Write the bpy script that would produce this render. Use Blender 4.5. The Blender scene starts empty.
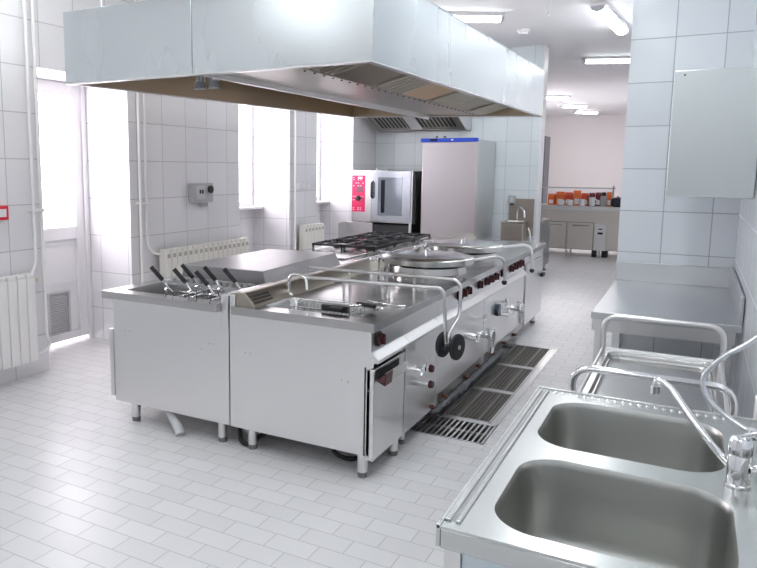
import bpy, math, random
from mathutils import Vector, Matrix
from mathutils.geometry import tessellate_polygon
random.seed(4)
S = bpy.context.scene
COL = S.collection
PI = math.pi

# ---------------------------------------------------------------- camera
cd = bpy.data.cameras.new('camera'); cam = bpy.data.objects.new('camera', cd); COL.objects.link(cam)
yaw, pit, rol = 0.506624, 0.131146, 0.0066538
f = Vector((-math.sin(yaw)*math.cos(pit), math.cos(yaw)*math.cos(pit), -math.sin(pit)))
r = Vector((math.cos(yaw), math.sin(yaw), 0)); u = r.cross(f)
c_, s_ = math.cos(rol), math.sin(rol)
r2 = c_*r + s_*u; u2 = -s_*r + c_*u
M = Matrix((r2, u2, -f)).transposed().to_4x4(); M.translation = (0, 0, 1.65)
cam.matrix_world = M
cd.sensor_width = 36; cd.lens = 689.8/757*36
cd.shift_x = (378.5-310.72)/757; cd.shift_y = -(284-259.92)/757
cd.clip_start = 0.05; cd.clip_end = 200
S.camera = cam

# ---------------------------------------------------------------- daylight and exposure
w = bpy.data.worlds.new('daylight'); S.world = w; w.use_nodes = True
bg = w.node_tree.nodes['Background']
bg.inputs['Color'].default_value = (1.0, 0.955, 0.985, 1); bg.inputs['Strength'].default_value = 4.5
S.view_settings.view_transform = 'Standard'; S.view_settings.look = 'None'
S.view_settings.exposure = 0.6; S.view_settings.gamma = 1.0; S.view_settings.use_curve_mapping = False
LAMP = 13.5          # brightness of the fluorescent tubes

def daylight(x, y, z, sy, sz, power, rz=-90):
    l = bpy.data.lights.new('daylight_area', 'AREA'); l.shape = 'RECTANGLE'; l.size = sy; l.size_y = sz
    l.energy = power; l.color = (1.0, 0.95, 0.98)
    o = bpy.data.objects.new('daylight_area', l); COL.objects.link(o)
    o.location = (x, y, z); o.rotation_euler = (math.radians(90), 0, math.radians(rz))
    return o
for yy, zz, hh, pw in ((4.28, 1.7, 1.2, 26), (7.05, 1.9, 1.5, 22), (8.95, 1.9, 1.5, 14)):
    daylight(-5.45, yy, zz, 0.95, hh, pw)
daylight(-5.45, 17.5, 1.9, 3.8, 1.6, 25)  # added light behind the unseen far-room window

# ---------------------------------------------------------------- materials
MATS = {}
def mat(name, base, rough=0.5, metal=0.0, emit=None, estr=0, coat=0, bump=0, bscale=200, spec=0.5, rvar=0, stretch=None):
    if name in MATS: return MATS[name]
    m = bpy.data.materials.new(name); m.use_nodes = True; nt = m.node_tree; b = nt.nodes['Principled BSDF']
    b.inputs['Base Color'].default_value = (*base, 1); b.inputs['Roughness'].default_value = rough
    b.inputs['Metallic'].default_value = metal; b.inputs['Specular IOR Level'].default_value = spec
    if coat: b.inputs['Coat Weight'].default_value = coat; b.inputs['Coat Roughness'].default_value = 0.08
    if emit: b.inputs['Emission Color'].default_value = (*emit, 1); b.inputs['Emission Strength'].default_value = estr
    tc = nt.nodes.new('ShaderNodeTexCoord'); mp = nt.nodes.new('ShaderNodeMapping')
    nt.links.new(tc.outputs['Object'], mp.inputs['Vector'])
    mp.inputs['Scale'].default_value = stretch or (1, 1, 1)
    nz = nt.nodes.new('ShaderNodeTexNoise'); nz.inputs['Scale'].default_value = bscale; nz.inputs['Detail'].default_value = 3
    nt.links.new(mp.outputs['Vector'], nz.inputs['Vector'])
    if rvar:
        mr = nt.nodes.new('ShaderNodeMapRange'); mr.inputs['To Min'].default_value = rough-rvar; mr.inputs['To Max'].default_value = rough+rvar
        nt.links.new(nz.outputs['Fac'], mr.inputs['Value']); nt.links.new(mr.outputs['Result'], b.inputs['Roughness'])
    if bump:
        bp = nt.nodes.new('ShaderNodeBump'); bp.inputs['Strength'].default_value = bump; bp.inputs['Distance'].default_value = 0.001
        nt.links.new(nz.outputs['Fac'], bp.inputs['Height']); nt.links.new(bp.outputs['Normal'], b.inputs['Normal'])
    MATS[name] = m
    return m

STEEL = mat('brushed_steel', (0.78, 0.77, 0.77), 0.30, 1.0, rvar=0.04, bscale=14, stretch=(1, 1, .1))
STEELH = mat('worktop_steel', (0.52, 0.51, 0.50), 0.20, 1.0, rvar=0.03, bscale=6)
SATIN = mat('satin_steel', (0.66, 0.67, 0.67), 0.42, 1.0, rvar=0.05, bscale=20, stretch=(1, 1, 8))
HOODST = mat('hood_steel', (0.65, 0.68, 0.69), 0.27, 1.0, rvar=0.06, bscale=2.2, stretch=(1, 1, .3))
HOODIN = mat('golden_reflection_steel', (0.60, 0.49, 0.36), 0.30, 1.0, rvar=0.05, bscale=6)  # golden base colour paints in the warm reflection of the filters
SINKST = mat('sink_steel', (0.62, 0.63, 0.62), 0.26, 1.0, rvar=0.03, bscale=5)
DARKST = mat('dark_grey_steel', (0.36, 0.35, 0.35), 0.36, 1.0, rvar=0.06, bscale=20)  # even dark grey steel of the griddle cover and frying well
CHROME = mat('chrome', (0.86, 0.86, 0.87), 0.06, 1.0)
BLACKP = mat('black_plastic', (0.015, 0.015, 0.017), 0.38)
RUBBER = mat('black_rubber', (0.02, 0.02, 0.022), 0.6)
IRON = mat('cast_iron', (0.022, 0.022, 0.025), 0.42, bump=0.5, bscale=300)
DARK = mat('dark_recess', (0.03, 0.03, 0.03), 0.7)
REDK = mat('dark_red_plastic', (0.065, 0.008, 0.012), 0.35)
REDP = mat('red_control_panel', (0.78, 0.03, 0.14), 0.35)
REDB = mat('red_plastic', (0.72, 0.02, 0.04), 0.35)
WHITEP = mat('white_plastic', (0.83, 0.81, 0.83), 0.35, coat=.3)
WHITEM = mat('white_radiator_enamel', (0.84, 0.82, 0.81), 0.3, coat=.3)
CREAM = mat('cream_enamel', (0.80, 0.78, 0.72), 0.35)
PAINT = mat('white_ceiling_paint', (0.80, 0.79, 0.80), 0.75, bump=.1, bscale=60)
PINKP = mat('pink_white_wall_paint', (0.85, 0.81, 0.81), 0.75, bump=.1, bscale=60)
BLUE = mat('blue_panel', (0.02, 0.07, 0.55), 0.35)
GREYP = mat('grey_plastic', (0.42, 0.42, 0.43), 0.5)
PIPEG = mat('grey_drain_plastic', (0.62, 0.62, 0.63), 0.45)
ORANGE = mat('orange_card', (0.85, 0.17, 0.03), 0.5)
ORANGE2 = mat('red_orange_card', (0.70, 0.08, 0.03), 0.5)
YELLOW = mat('yellow_sticker', (0.8, 0.75, 0.05), 0.5)
FCAB = mat('grey_laminate', (0.20, 0.19, 0.20), 0.5)
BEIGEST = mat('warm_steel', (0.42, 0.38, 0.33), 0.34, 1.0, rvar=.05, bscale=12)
TUBE = mat('lamp_diffuser', (0.9, 0.9, 0.9), 0.4, emit=(0.93, 0.985, 1.0), estr=LAMP)
FARTUBE = mat('far_lamp_diffuser', (0.9, 0.9, 0.9), 0.4, emit=(1, 0.97, 0.97), estr=LAMP*1.6)
DISPLAY = mat('dark_display', (0.01, 0.01, 0.02), 0.15)
MESHD = mat('drain_mesh_steel', (0.30, 0.28, 0.26), 0.45, 0.6, bump=.6, bscale=150)

def glass_mat(name, tint, refl=0.12):
    m = bpy.data.materials.new(name); m.use_nodes = True; nt = m.node_tree
    for n in list(nt.nodes):
        if n.type == 'BSDF_PRINCIPLED': nt.nodes.remove(n)
    out = nt.nodes['Material Output']
    t = nt.nodes.new('ShaderNodeBsdfTransparent'); t.inputs['Color'].default_value = (*tint, 1)
    g = nt.nodes.new('ShaderNodeBsdfGlossy'); g.inputs['Roughness'].default_value = 0.03
    fr = nt.nodes.new('ShaderNodeFresnel'); fr.inputs['IOR'].default_value = 1.45
    mx = nt.nodes.new('ShaderNodeMixShader')
    geo = nt.nodes.new('ShaderNodeNewGeometry'); inv = nt.nodes.new('ShaderNodeMath'); inv.operation = 'SUBTRACT'; inv.inputs[0].default_value = 1
    nt.links.new(geo.outputs['Backfacing'], inv.inputs[1]); mu = nt.nodes.new('ShaderNodeMath'); mu.operation = 'MULTIPLY'
    nt.links.new(inv.outputs[0], mu.inputs[0]); nt.links.new(fr.outputs[0], mu.inputs[1])
    nt.links.new(mu.outputs[0], mx.inputs[0]); nt.links.new(t.outputs[0], mx.inputs[1]); nt.links.new(g.outputs[0], mx.inputs[2])
    nt.links.new(mx.outputs[0], out.inputs['Surface'])
    return m
GLASS = glass_mat('window_glass', (0.97, 0.97, 0.98))

def tile_mat(name, base, grout, period, offset, plane, gw=0.004, rough=0.12, brick=False, tint=0.03):
    """glazed tiles on a world grid. plane: 'y' = face normal along y (u=x, v=z), 'x' = (u=y, v=z), 'z' = floor (u=x, v=y)"""
    m = bpy.data.materials.new(name); m.use_nodes = True; nt = m.node_tree; b = nt.nodes['Principled BSDF']
    N = nt.nodes.new; L = nt.links.new
    geo = N('ShaderNodeNewGeometry'); sp = N('ShaderNodeSeparateXYZ'); L(geo.outputs['Position'], sp.inputs[0])
    def mth(op, a, b2=None, c=None):
        n = N('ShaderNodeMath'); n.operation = op
        for i, v in enumerate((a, b2, c)):
            if v is None: continue
            if isinstance(v, (int, float)): n.inputs[i].default_value = v
            else: L(v, n.inputs[i])
        return n.outputs[0]
    if plane == 'wall':      # picks x or y by the normal of the face
        sn = N('ShaderNodeSeparateXYZ'); L(geo.outputs['Normal'], sn.inputs[0])
        isx = mth('GREATER_THAN', mth('ABSOLUTE', sn.outputs[0]), 0.5)
        uu = mth('ADD', mth('MULTIPLY', isx, mth('SUBTRACT', sp.outputs[1], offset[0])), mth('MULTIPLY', mth('SUBTRACT', 1.0, isx), mth('SUBTRACT', sp.outputs[0], offset[2])))
        vv = mth('SUBTRACT', sp.outputs[2], offset[1])
    else:
        uu = mth('SUBTRACT', sp.outputs[0], offset[0]); vv = mth('SUBTRACT', sp.outputs[1], offset[1])
    us = mth('DIVIDE', uu, period[0]); vs = mth('DIVIDE', vv, period[1])
    if brick:
        row = mth('FLOOR', vs); us = mth('ADD', us, mth('MULTIPLY', mth('MODULO', mth('ADD', row, 1000.0), 2.0), 0.5))
    fu = mth('FRACT', us); fv = mth('FRACT', vs)
    du = mth('MULTIPLY', mth('MINIMUM', fu, mth('SUBTRACT', 1.0, fu)), period[0])
    dv = mth('MULTIPLY', mth('MINIMUM', fv, mth('SUBTRACT', 1.0, fv)), period[1])
    d = mth('MINIMUM', du, dv)
    mask = N('ShaderNodeMapRange'); mask.inputs['From Min'].default_value = gw*0.35; mask.inputs['From Max'].default_value = gw*0.65
    mask.clamp = True; L(d, mask.inputs['Value'])
    cv = N('ShaderNodeCombineXYZ'); L(mth('FLOOR', us), cv.inputs[0]); L(mth('FLOOR', vs), cv.inputs[1])
    wn = N('ShaderNodeTexWhiteNoise'); wn.noise_dimensions = '3D'; L(cv.outputs[0], wn.inputs['Vector'])
    hs = N('ShaderNodeHueSaturation'); hs.inputs['Color'].default_value = (*base, 1)
    vr = N('ShaderNodeMapRange'); vr.inputs['To Min'].default_value = 1-tint; vr.inputs['To Max'].default_value = 1+tint
    L(wn.outputs['Value'], vr.inputs['Value']); L(vr.outputs[0], hs.inputs['Value'])
    mx = N('ShaderNodeMix'); mx.data_type = 'RGBA'; L(mask.outputs[0], mx.inputs['Factor'])
    mx.inputs['A'].default_value = (*grout, 1); L(hs.outputs[0], mx.inputs['B']); L(mx.outputs['Result'], b.inputs['Base Color'])
    rr = N('ShaderNodeMapRange'); rr.inputs['To Min'].default_value = 0.8; rr.inputs['To Max'].default_value = rough
    L(mask.outputs[0], rr.inputs['Value']); L(rr.outputs[0], b.inputs['Roughness'])
    nz = N('ShaderNodeTexNoise'); nz.inputs['Scale'].default_value = 5; L(geo.outputs['Position'], nz.inputs['Vector'])
    h = mth('ADD', mask.outputs[0], mth('MULTIPLY', nz.outputs['Fac'], 0.6))
    h = mth('ADD', h, mth('MULTIPLY', wn.outputs['Value'], 0.4 if brick else 0.0))
    bp = N('ShaderNodeBump'); bp.inputs['Strength'].default_value = 0.35; bp.inputs['Distance'].default_value = 0.002
    L(h, bp.inputs['Height']); L(bp.outputs[0], b.inputs['Normal'])
    return m
TILE_L = tile_mat('white_wall_tiles', (0.80, 0.79, 0.81), (0.50, 0.49, 0.51), (0.352, 0.352), (5.22, 1.008, -3.53), 'wall', gw=0.008, rough=.16)
TILE_R = tile_mat('white_wall_tiles_cool', (0.81, 0.84, 0.88), (0.42, 0.45, 0.50), (0.297, 0.295), (5.4, 1.076, -0.188), 'wall', gw=0.006, rough=.16)
TILE_B = tile_mat('pale_blue_wall_tiles', (0.72, 0.77, 0.79), (0.50, 0.55, 0.58), (0.352, 0.352), (5.22, 1.008, -3.53), 'wall', gw=0.008, rough=.16)
FLOORM = tile_mat('floor_tiles', (0.72, 0.705, 0.71), (0.52, 0.50, 0.50), (0.222, 0.117), (-2.56, 2.045), 'z', gw=0.0045, rough=.34, brick=True, tint=.035)

# ---------------------------------------------------------------- mesh builder
class G:
    def __init__(s): s.v = []; s.f = []
    def add(s, vs, fs):
        n = len(s.v); s.v += [tuple(p) for p in vs]; s.f += [tuple(i+n for i in q) for q in fs]; return s
    def box(s, x0, x1, y0, y1, z0, z1):
        vs = [(x, y, z) for z in (z0, z1) for y in (y0, y1) for x in (x0, x1)]
        return s.add(vs, [(0, 2, 3, 1), (4, 5, 7, 6), (0, 1, 5, 4), (2, 6, 7, 3), (0, 4, 6, 2), (1, 3, 7, 5)])
    def hexa(s, b, t):      # 4 bottom points, 4 top points (counter-clockwise)
        return s.add(list(b)+list(t), [(3, 2, 1, 0), (4, 5, 6, 7), (0, 1, 5, 4), (1, 2, 6, 5), (2, 3, 7, 6), (3, 0, 4, 7)])
    def obox(s, c, ax, ay, az):   # centre and half axes
        c, ax, ay, az = map(Vector, (c, ax, ay, az))
        b = [c-ax-ay-az, c+ax-ay-az, c+ax+ay-az, c-ax+ay-az]; t = [p+2*az for p in b]
        return s.hexa(b, t)
    def prism(s, pts, d):   # polygon of 3d points extruded by vector d
        n = len(pts); d = Vector(d); a = [Vector(p) for p in pts]; b = [p+d for p in a]
        return s.add(a+b, [tuple(range(n))[::-1], tuple(range(n, 2*n))]+[(i, (i+1) % n, n+(i+1) % n, n+i) for i in range(n)])
    def cyl(s, p0, p1, r, r2=None, n=16, cap=True):
        p0, p1 = Vector(p0), Vector(p1); r2 = r if r2 is None else r2
        z = (p1-p0).normalized(); x = z.orthogonal().normalized(); y = z.cross(x)
        vs = [p0+(x*math.cos(2*PI*i/n)+y*math.sin(2*PI*i/n))*r for i in range(n)]+[p1+(x*math.cos(2*PI*i/n)+y*math.sin(2*PI*i/n))*r2 for i in range(n)]
        fs = [(i, (i+1) % n, n+(i+1) % n, n+i) for i in range(n)]
        if cap: fs += [tuple(range(n))[::-1], tuple(range(n, 2*n))]
        return s.add(vs, fs)
    def tube(s, pts, r, fillet=0.0, n=10, closed=False):
        pts = [Vector(p) for p in pts]
        if fillet:
            q = [pts[0]]
            for i in range(1, len(pts)-1):
                a, b, c = pts[i-1], pts[i], pts[i+1]
                d = min(fillet, (a-b).length*.49, (c-b).length*.49)
                s0 = b+(a-b).normalized()*d; s1 = b+(c-b).normalized()*d
                for k in range(7):
                    t = k/6; q.append(s0*(1-t)**2+b*2*t*(1-t)+s1*t*t)
            q.append(pts[-1]); pts = q
        vs, fs = [], []; m = len(pts); up = None
        for i, p in enumerate(pts):
            t = ((pts[min(i+1, m-1)]-pts[max(i-1, 0)])).normalized()
            if closed: t = (pts[(i+1) % m]-pts[i-1]).normalized()
            if up is None: up = t.orthogonal().normalized()
            up = (up-t*up.dot(t)).normalized(); y = t.cross(up)
            vs += [p+(up*math.cos(2*PI*k/n)+y*math.sin(2*PI*k/n))*r for k in range(n)]
        for i in range(m if closed else m-1):
            for k in range(n):
                a, b = i*n+k, i*n+(k+1) % n; c = ((i+1) % m)*n
                fs.append((a, b, c+(k+1) % n, c+k))
        if not closed: fs += [tuple(range(n))[::-1], tuple((m-1)*n+k for k in range(n))]
        return s.add(vs, fs)
    def lathe(s, c, prof, n=40, axis=(0, 0, 1)):   # prof: list of (radius, height)
        c = Vector(c); z = Vector(axis).normalized(); x = z.orthogonal().normalized(); y = z.cross(x); vs, fs = [], []
        for (r, h) in prof: vs += [c+z*h+(x*math.cos(2*PI*k/n)+y*math.sin(2*PI*k/n))*r for k in range(n)]
        for i in range(len(prof)-1):
            for k in range(n): fs.append((i*n+k, i*n+(k+1) % n, (i+1)*n+(k+1) % n, (i+1)*n+k))
        fs += [tuple(range(n))[::-1], tuple((len(prof)-1)*n+k for k in range(n))]
        return s.add(vs, fs)
    def plate(s, outer, holes, z0, z1):      # flat plate with holes
        loops = [[Vector((x, y, z1)) for x, y in l] for l in [outer]+holes]
        flat = [p for l in loops for p in l]; tri = tessellate_polygon(loops)
        s.add(flat, [t if (flat[t[1]]-flat[t[0]]).cross(flat[t[2]]-flat[t[0]]).z > 0 else t[::-1] for t in tri])
        lo = [Vector((p.x, p.y, z0)) for p in flat]
        s.add(lo, [t[::-1] if (lo[t[1]]-lo[t[0]]).cross(lo[t[2]]-lo[t[0]]).z > 0 else t for t in tri])
        for l in [outer]+holes:
            n = len(l)
            s.add([(x, y, z0) for x, y in l]+[(x, y, z1) for x, y in l], [(i, (i+1) % n, n+(i+1) % n, n+i) for i in range(n)])
        return s
    def bowl(s, x0, x1, y0, y1, r, z, depth, taper=.02, n=8, rb=.05):
        prof = [(0, 0), (.003, -.006), (.006, -.02)]
        for k in range(7):
            a = k/6*PI/2; prof.append((taper+rb*(1-math.cos(a)), -(depth-rb)-rb*math.sin(a)))
        vs = []; m = None
        for ins, dz in prof:
            l = rrect(x0+ins, x1-ins, y0+ins, y1-ins, max(r-ins*.5, .01), n); m = len(l); vs += [(x, y, z+dz) for x, y in l]
        fs = [(i*m+(k+1) % m, i*m+k, (i+1)*m+k, (i+1)*m+(k+1) % m) for i in range(len(prof)-1) for k in range(m)]
        fs.append(tuple((len(prof)-1)*m+k for k in range(m)))
        return s.add(vs, fs)
    def build(s, name, m, parent=None, bevel=0, smooth=True, seg=2, normals=True):
        me = bpy.data.meshes.new(name)
        loc = Vector((0, 0, 0))
        if parent is not None:
            loc = parent['_loc'] if '_loc' in parent else (0, 0, 0); loc = Vector(loc)
        else:
            xs = [p[0] for p in s.v]; ys = [p[1] for p in s.v]; zs = [p[2] for p in s.v]
            loc = Vector(((min(xs)+max(xs))/2, (min(ys)+max(ys))/2, min(zs)))
        me.from_pydata([tuple(Vector(p)-loc) for p in s.v], [], s.f)
        import bmesh
        bm = bmesh.new(); bm.from_mesh(me)
        if normals: bmesh.ops.recalc_face_normals(bm, faces=bm.faces)
        bm.to_mesh(me); bm.free()
        me.materials.append(m)
        if smooth:
            me.shade_smooth(); me.set_sharp_from_angle(angle=math.radians(38))
        o = bpy.data.objects.new(name, me); COL.objects.link(o)
        if parent is not None:
            o.parent = parent; o['_loc'] = tuple(loc)
        else:
            o.location = loc; o['_loc'] = tuple(loc)
        if bevel:
            b = o.modifiers.new('bevel', 'BEVEL'); b.width = bevel; b.segments = seg; b.limit_method = 'ANGLE'; b.angle_limit = math.radians(40)
        return o
def rrect(x0, x1, y0, y1, r, n=8):
    out = []
    for cx, cy, a0 in ((x1-r, y1-r, 0), (x0+r, y1-r, PI/2), (x0+r, y0+r, PI), (x1-r, y0+r, 1.5*PI)):
        for k in range(n+1):
            a = a0+k/n*PI/2; out.append((cx+r*math.cos(a), cy+r*math.sin(a)))
    return out
def bx(*a): return G().box(*a)
def tag(o, label, cat, group=None, kind=None):
    o['label'] = label; o['category'] = cat
    if group: o['group'] = group
    if kind: o['kind'] = kind
    return o
def thing(name, loc, label, cat, group=None):
    o = bpy.data.objects.new(name, None); COL.objects.link(o); o.location = loc; o['_loc'] = tuple(loc); o.empty_display_size = .1
    return tag(o, label, cat, group)
def struct(name, g, m, **k):
    o = g.build(name, m, **k); o['kind'] = 'structure'; return o
def dup(root, delta, label, group=None, rotz=None):
    d = Vector(delta)
    c = root.copy(); COL.objects.link(c); c.location = root.location+d; c['label'] = label
    if group: c['group'] = group
    if rotz is not None: c.rotation_euler = (0, 0, rotz)
    for ch in list(root.children):
        k = ch.copy(); COL.objects.link(k); k.parent = c
        for g in list(ch.children):
            q = g.copy(); COL.objects.link(q); q.parent = k
    return c

# ================================================================= ROOM
XL, XW, XR, YB, ZC = -4.55, -5.10, 0.26, 10.34, 3.40
struct('floor', G().plate([(-5.3, -3), (.6, -3), (.6, 24.2), (-5.3, 24.2)], [[(-1.50, 4.0), (-1.50, 6.6), (-1.02, 6.6), (-1.02, 4.0)]], -.08, 0), FLOORM, smooth=False)
struct('ceiling', bx(-5.3, .6, -3, 24.2, ZC, ZC+.1), PAINT, smooth=False)
# left wall: piers between openings, lintels over and parapets under the windows
g = G()
ops = [(3.78, 4.76, 0, 2.42), (6.51, 7.62, 0, 2.75), (8.355, 9.487, 0, 2.75)]
y = -3
for a, b, z0, z1 in ops:
    g.box(-5.3, XL, y, a, 0, ZC); g.box(-5.3, XL, a, b, z1, ZC)
    if z0 > 0: g.box(-5.3, XL, a, b, 0, z0)
    y = b
g.box(-5.3, XL, y, YB+.2, 0, ZC)
for a, b in ((6.51, 7.62), (8.355, 9.487)): g.box(-5.3, XW, a, b, 0, 1.13)
struct('wall_left', g, TILE_L, smooth=False)
struct('wall_back', bx(XL-.5, -2.0, YB, YB+.24, 0, ZC), TILE_B, smooth=False)
struct('wall_right', bx(XR, XR+.2, -3, 5.4, 0, ZC), TILE_R, smooth=False)
struct('wall_passage', bx(-.465, XR+.3, 5.4, 24, 0, ZC), TILE_R, smooth=False)
struct('wall_rear', bx(-5.3, .6, -3.2, -3, 0, ZC), TILE_L, smooth=False)
struct('wall_far', bx(-5.3, .6, 24, 24.2, 0, ZC), PINKP, smooth=False)
struct('wall_far_left', G().box(-5.3, -5.1, YB+.24, 15.5, 0, ZC).box(-5.3, -5.1, 19.5, 24, 0, ZC).box(-5.3, -5.1, 15.5, 19.5, 0, 1.1).box(-5.3, -5.1, 15.5, 19.5, 2.7, ZC), PINKP, smooth=False)
struct('trim_1', bx(-2.0, -1.985, YB-.01, YB+.25, 0, ZC), WHITEP, smooth=False)

def window(n, y0, y1, z0, z1, sashes=1, handle=True):
    fr = G(); t = .06
    fr.box(XW-.07, XW, y0, y0+t, z0, z1).box(XW-.07, XW, y1-t, y1, z0, z1).box(XW-.07, XW, y0+t, y1-t, z1-t, z1).box(XW-.07, XW, y0+t, y1-t, z0, z0+t)
    for k in range(1, sashes): ym = y0+(y1-y0)*k/sashes; fr.box(XW-.07, XW, ym-.05, ym+.05, z0+t, z1-t)
    e = struct('window_%d' % n, fr, WHITEP, bevel=.004)
    G().box(XW-.045, XW-.035, y0+t, y1-t, z0+t, z1-t).build('pane', GLASS, e, smooth=False)
    bx(XW-.02, XW+.16, y0+.002, y1-.002, z0-.035, z0).build('window_sill', WHITEP, e, bevel=.006)
    if handle:
        ym = y0+(y1-y0)/2-.12
        G().box(XW, XW+.012, ym-.015, ym+.015, 1.62, 1.76).box(XW+.012, XW+.045, ym-.012, ym+.012, 1.63, 1.655).box(XW+.03, XW+.045, ym-.012, ym+.012, 1.64, 1.52).build('window_handle', WHITEP, e, bevel=.003)
window(1, 6.512, 7.618, 1.165, 2.748, 2)
window(2, 8.357, 9.485, 1.165, 2.748, 2)
window(3, 15.502, 19.498, 1.102, 2.698, 4)  # unseen window, added to let in light and brighten the far room
# glazed door in the near recess
y0, y1, z1 = 3.784, 4.756, 2.418
d = struct('door_1', G().box(XW-.07, XW, y0, 3.95, .03, z1).box(XW-.07, XW, 4.62, y1, .03, z1).box(XW-.07, XW, 3.95, 4.62, 2.30, z1)
           .box(XW-.07, XW, 3.95, 4.62, .98, 1.10).box(XW-.07, XW, 3.95, 4.62, .03, .10), WHITEP, bevel=.005)
bx(XW-.05, XW-.04, 3.95, 4.62, 1.10, 2.30).build('pane', GLASS, d, smooth=False)
G().box(XW-.045, XW-.03, 3.95, 4.62, .10, .98).build('door_panel', WHITEP, d)
G().box(XW-.03, XW-.012, 4.0, 4.58, .56, .575).box(XW-.03, XW-.012, 4.0, 4.58, .94, .955).build('panel_moulding', WHITEP, d)
v = G().box(XW-.03, XW-.008, 4.26, 4.28, .10, .50).box(XW-.03, XW-.008, 4.50, 4.52, .10, .50).box(XW-.03, XW-.008, 4.28, 4.50, .10, .115).box(XW-.03, XW-.008, 4.28, 4.50, .485, .50)
for k in range(17):
    z = .122+k*.0215; v.obox((XW-.02, 4.39, z+.006), (.007, 0, .005), (0, .11, 0), (-.001, 0, .0014))
v.build('vent_grille', mat('grille_grey', (.58, .57, .58), .4), d)
G().box(XW, XW+.045, 3.86, 3.885, 1.02, 1.045).box(XW+.03, XW+.045, 3.86, 3.99, 1.02, 1.045).build('door_handle', WHITEP, d, bevel=.003)
struct('trim_2', bx(XW, XW+.03, 4.715, 4.755, 0, 2.415), WHITEP, bevel=.004)
# floor drain channel walls
struct('trim_3', G().box(-1.50, -1.02, 4.0, 6.6, -.30, -.285).box(-1.52, -1.50, 4.0, 6.6, -.30, -.081).box(-1.02, -1.00, 4.0, 6.6, -.30, -.081).box(-1.5, -1.02, 3.98, 4.0, -.30, -.081).box(-1.5, -1.02, 6.6, 6.62, -.30, -.081), DARK, smooth=False)

# ---- ceiling lamps
def lamp(p0, p1, label, m=TUBE, wd=.16, zt=ZC, energy=None, grp=None):
    p0, p1 = Vector((*p0, 0)), Vector((*p1, 0)); c = (p0+p1)/2; dd = (p1-p0); L = dd.length; dd.normalize(); n = Vector((-dd.y, dd.x, 0))
    t = thing('ceiling_lamp', (c.x, c.y, zt-.09), label, 'ceiling lamp', grp)
    g = G(); cc = Vector((c.x, c.y, zt-.02)); g.obox(cc, dd*(L/2), n*(wd/2), (0, 0, .02)).build('housing', WHITEP, t, bevel=.004)
    pr = [n*(wd/2-.01)*math.cos(a)+Vector((0, 0, -.05*math.sin(a))) for a in [k/8*PI for k in range(9)]]
    base = Vector((c.x, c.y, zt-.041))-dd*(L/2-.03)
    G().prism([base+q for q in pr], dd*(L-.06)).build('diffuser', m, t)
    for sgn in (-1, 1):
        g = G(); b2 = Vector((c.x, c.y, zt-.041))+dd*sgn*(L/2-.015)-dd*.0145
        g.prism([b2+q*1.04 for q in pr], dd*.029).build('end_cap', mat('lamp_end_cap', (.55, .57, .6), .4), t)
    return t
lamp((-1.03, 8.0), (-.93, 9.55), 'long fluorescent ceiling lamp running away from the camera, above the passage')
lamp((-1.68, 11.75), (-.62, 12.2), 'fluorescent ceiling lamp running crosswise, partly hidden by the tiled pier')
lamp((-3.3, 7.35), (-2.05, 8.12), 'fluorescent ceiling lamp partly hidden behind the top of the big hood')
lamp((-3.7, 16.7), (-2.80, 17.55), 'far ceiling lamp, nearest of the three over the serving room', FARTUBE, .22)
lamp((-3.28, 19.5), (-2.76, 20.1), 'far ceiling lamp, middle one of the three over the serving room', FARTUBE, .22)
lamp((-3.26, 21.6), (-2.74, 22.25), 'far ceiling lamp, farthest of the three over the serving room', FARTUBE, .22)
# unseen lamps of the same kind, added as fill light for the foreground
lamp((-.55, 3.0), (-.55, 4.5), 'added unseen ceiling lamp over the aisle between cooking line and sink')
lamp((-.9, 5.1), (-.9, 6.6), 'added unseen ceiling lamp over the floor drain grates')
lamp((-.55, .2), (-.55, 1.7), 'added unseen ceiling lamp over the camera position')
lamp((-3.6, -1.2), (-3.6, .3), 'added unseen ceiling lamp at the rear left of the kitchen')
lamp((-2.0, .2), (-2.0, 1.7), 'added unseen ceiling lamp before the front of the big hood')
lamp((-2.6, 1.9), (-1.2, 1.9), 'added unseen crosswise ceiling lamp just before the big hood')
lamp((-3.9, 2.2), (-3.9, 3.7), 'added unseen ceiling lamp beside the left wall near the fire call point')
lamp((-1.6, -2.2), (-.2, -2.2), 'added unseen ceiling lamp near the rear wall')
t = thing('smoke_detector', (-2.04, 9.14, 3.34), 'small round white smoke detector on the ceiling', 'smoke detector')
G().lathe((-2.04, 9.14, 3.34), [(.03, 0), (.06, .01), (.065, .03)]).build('sensor', WHITEP, t)
G().lathe((-2.04, 9.14, 3.37), [(.08, 0), (.08, .03)]).build('base', WHITEP, t)
t = thing('ceiling_sprinkler', (-1.45, 7.55, 3.2), 'thin white rod hanging from the ceiling with a small round end', 'sprinkler')
G().cyl((-1.45, 7.55, 3.24), (-1.45, 7.55, 3.4), .006).build('rod', WHITEP, t)
G().lathe((-1.45, 7.55, 3.205), [(.006, 0), (.02, .012), (.02, .025), (.006, .037)], n=16).build('head', WHITEP, t)

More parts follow.
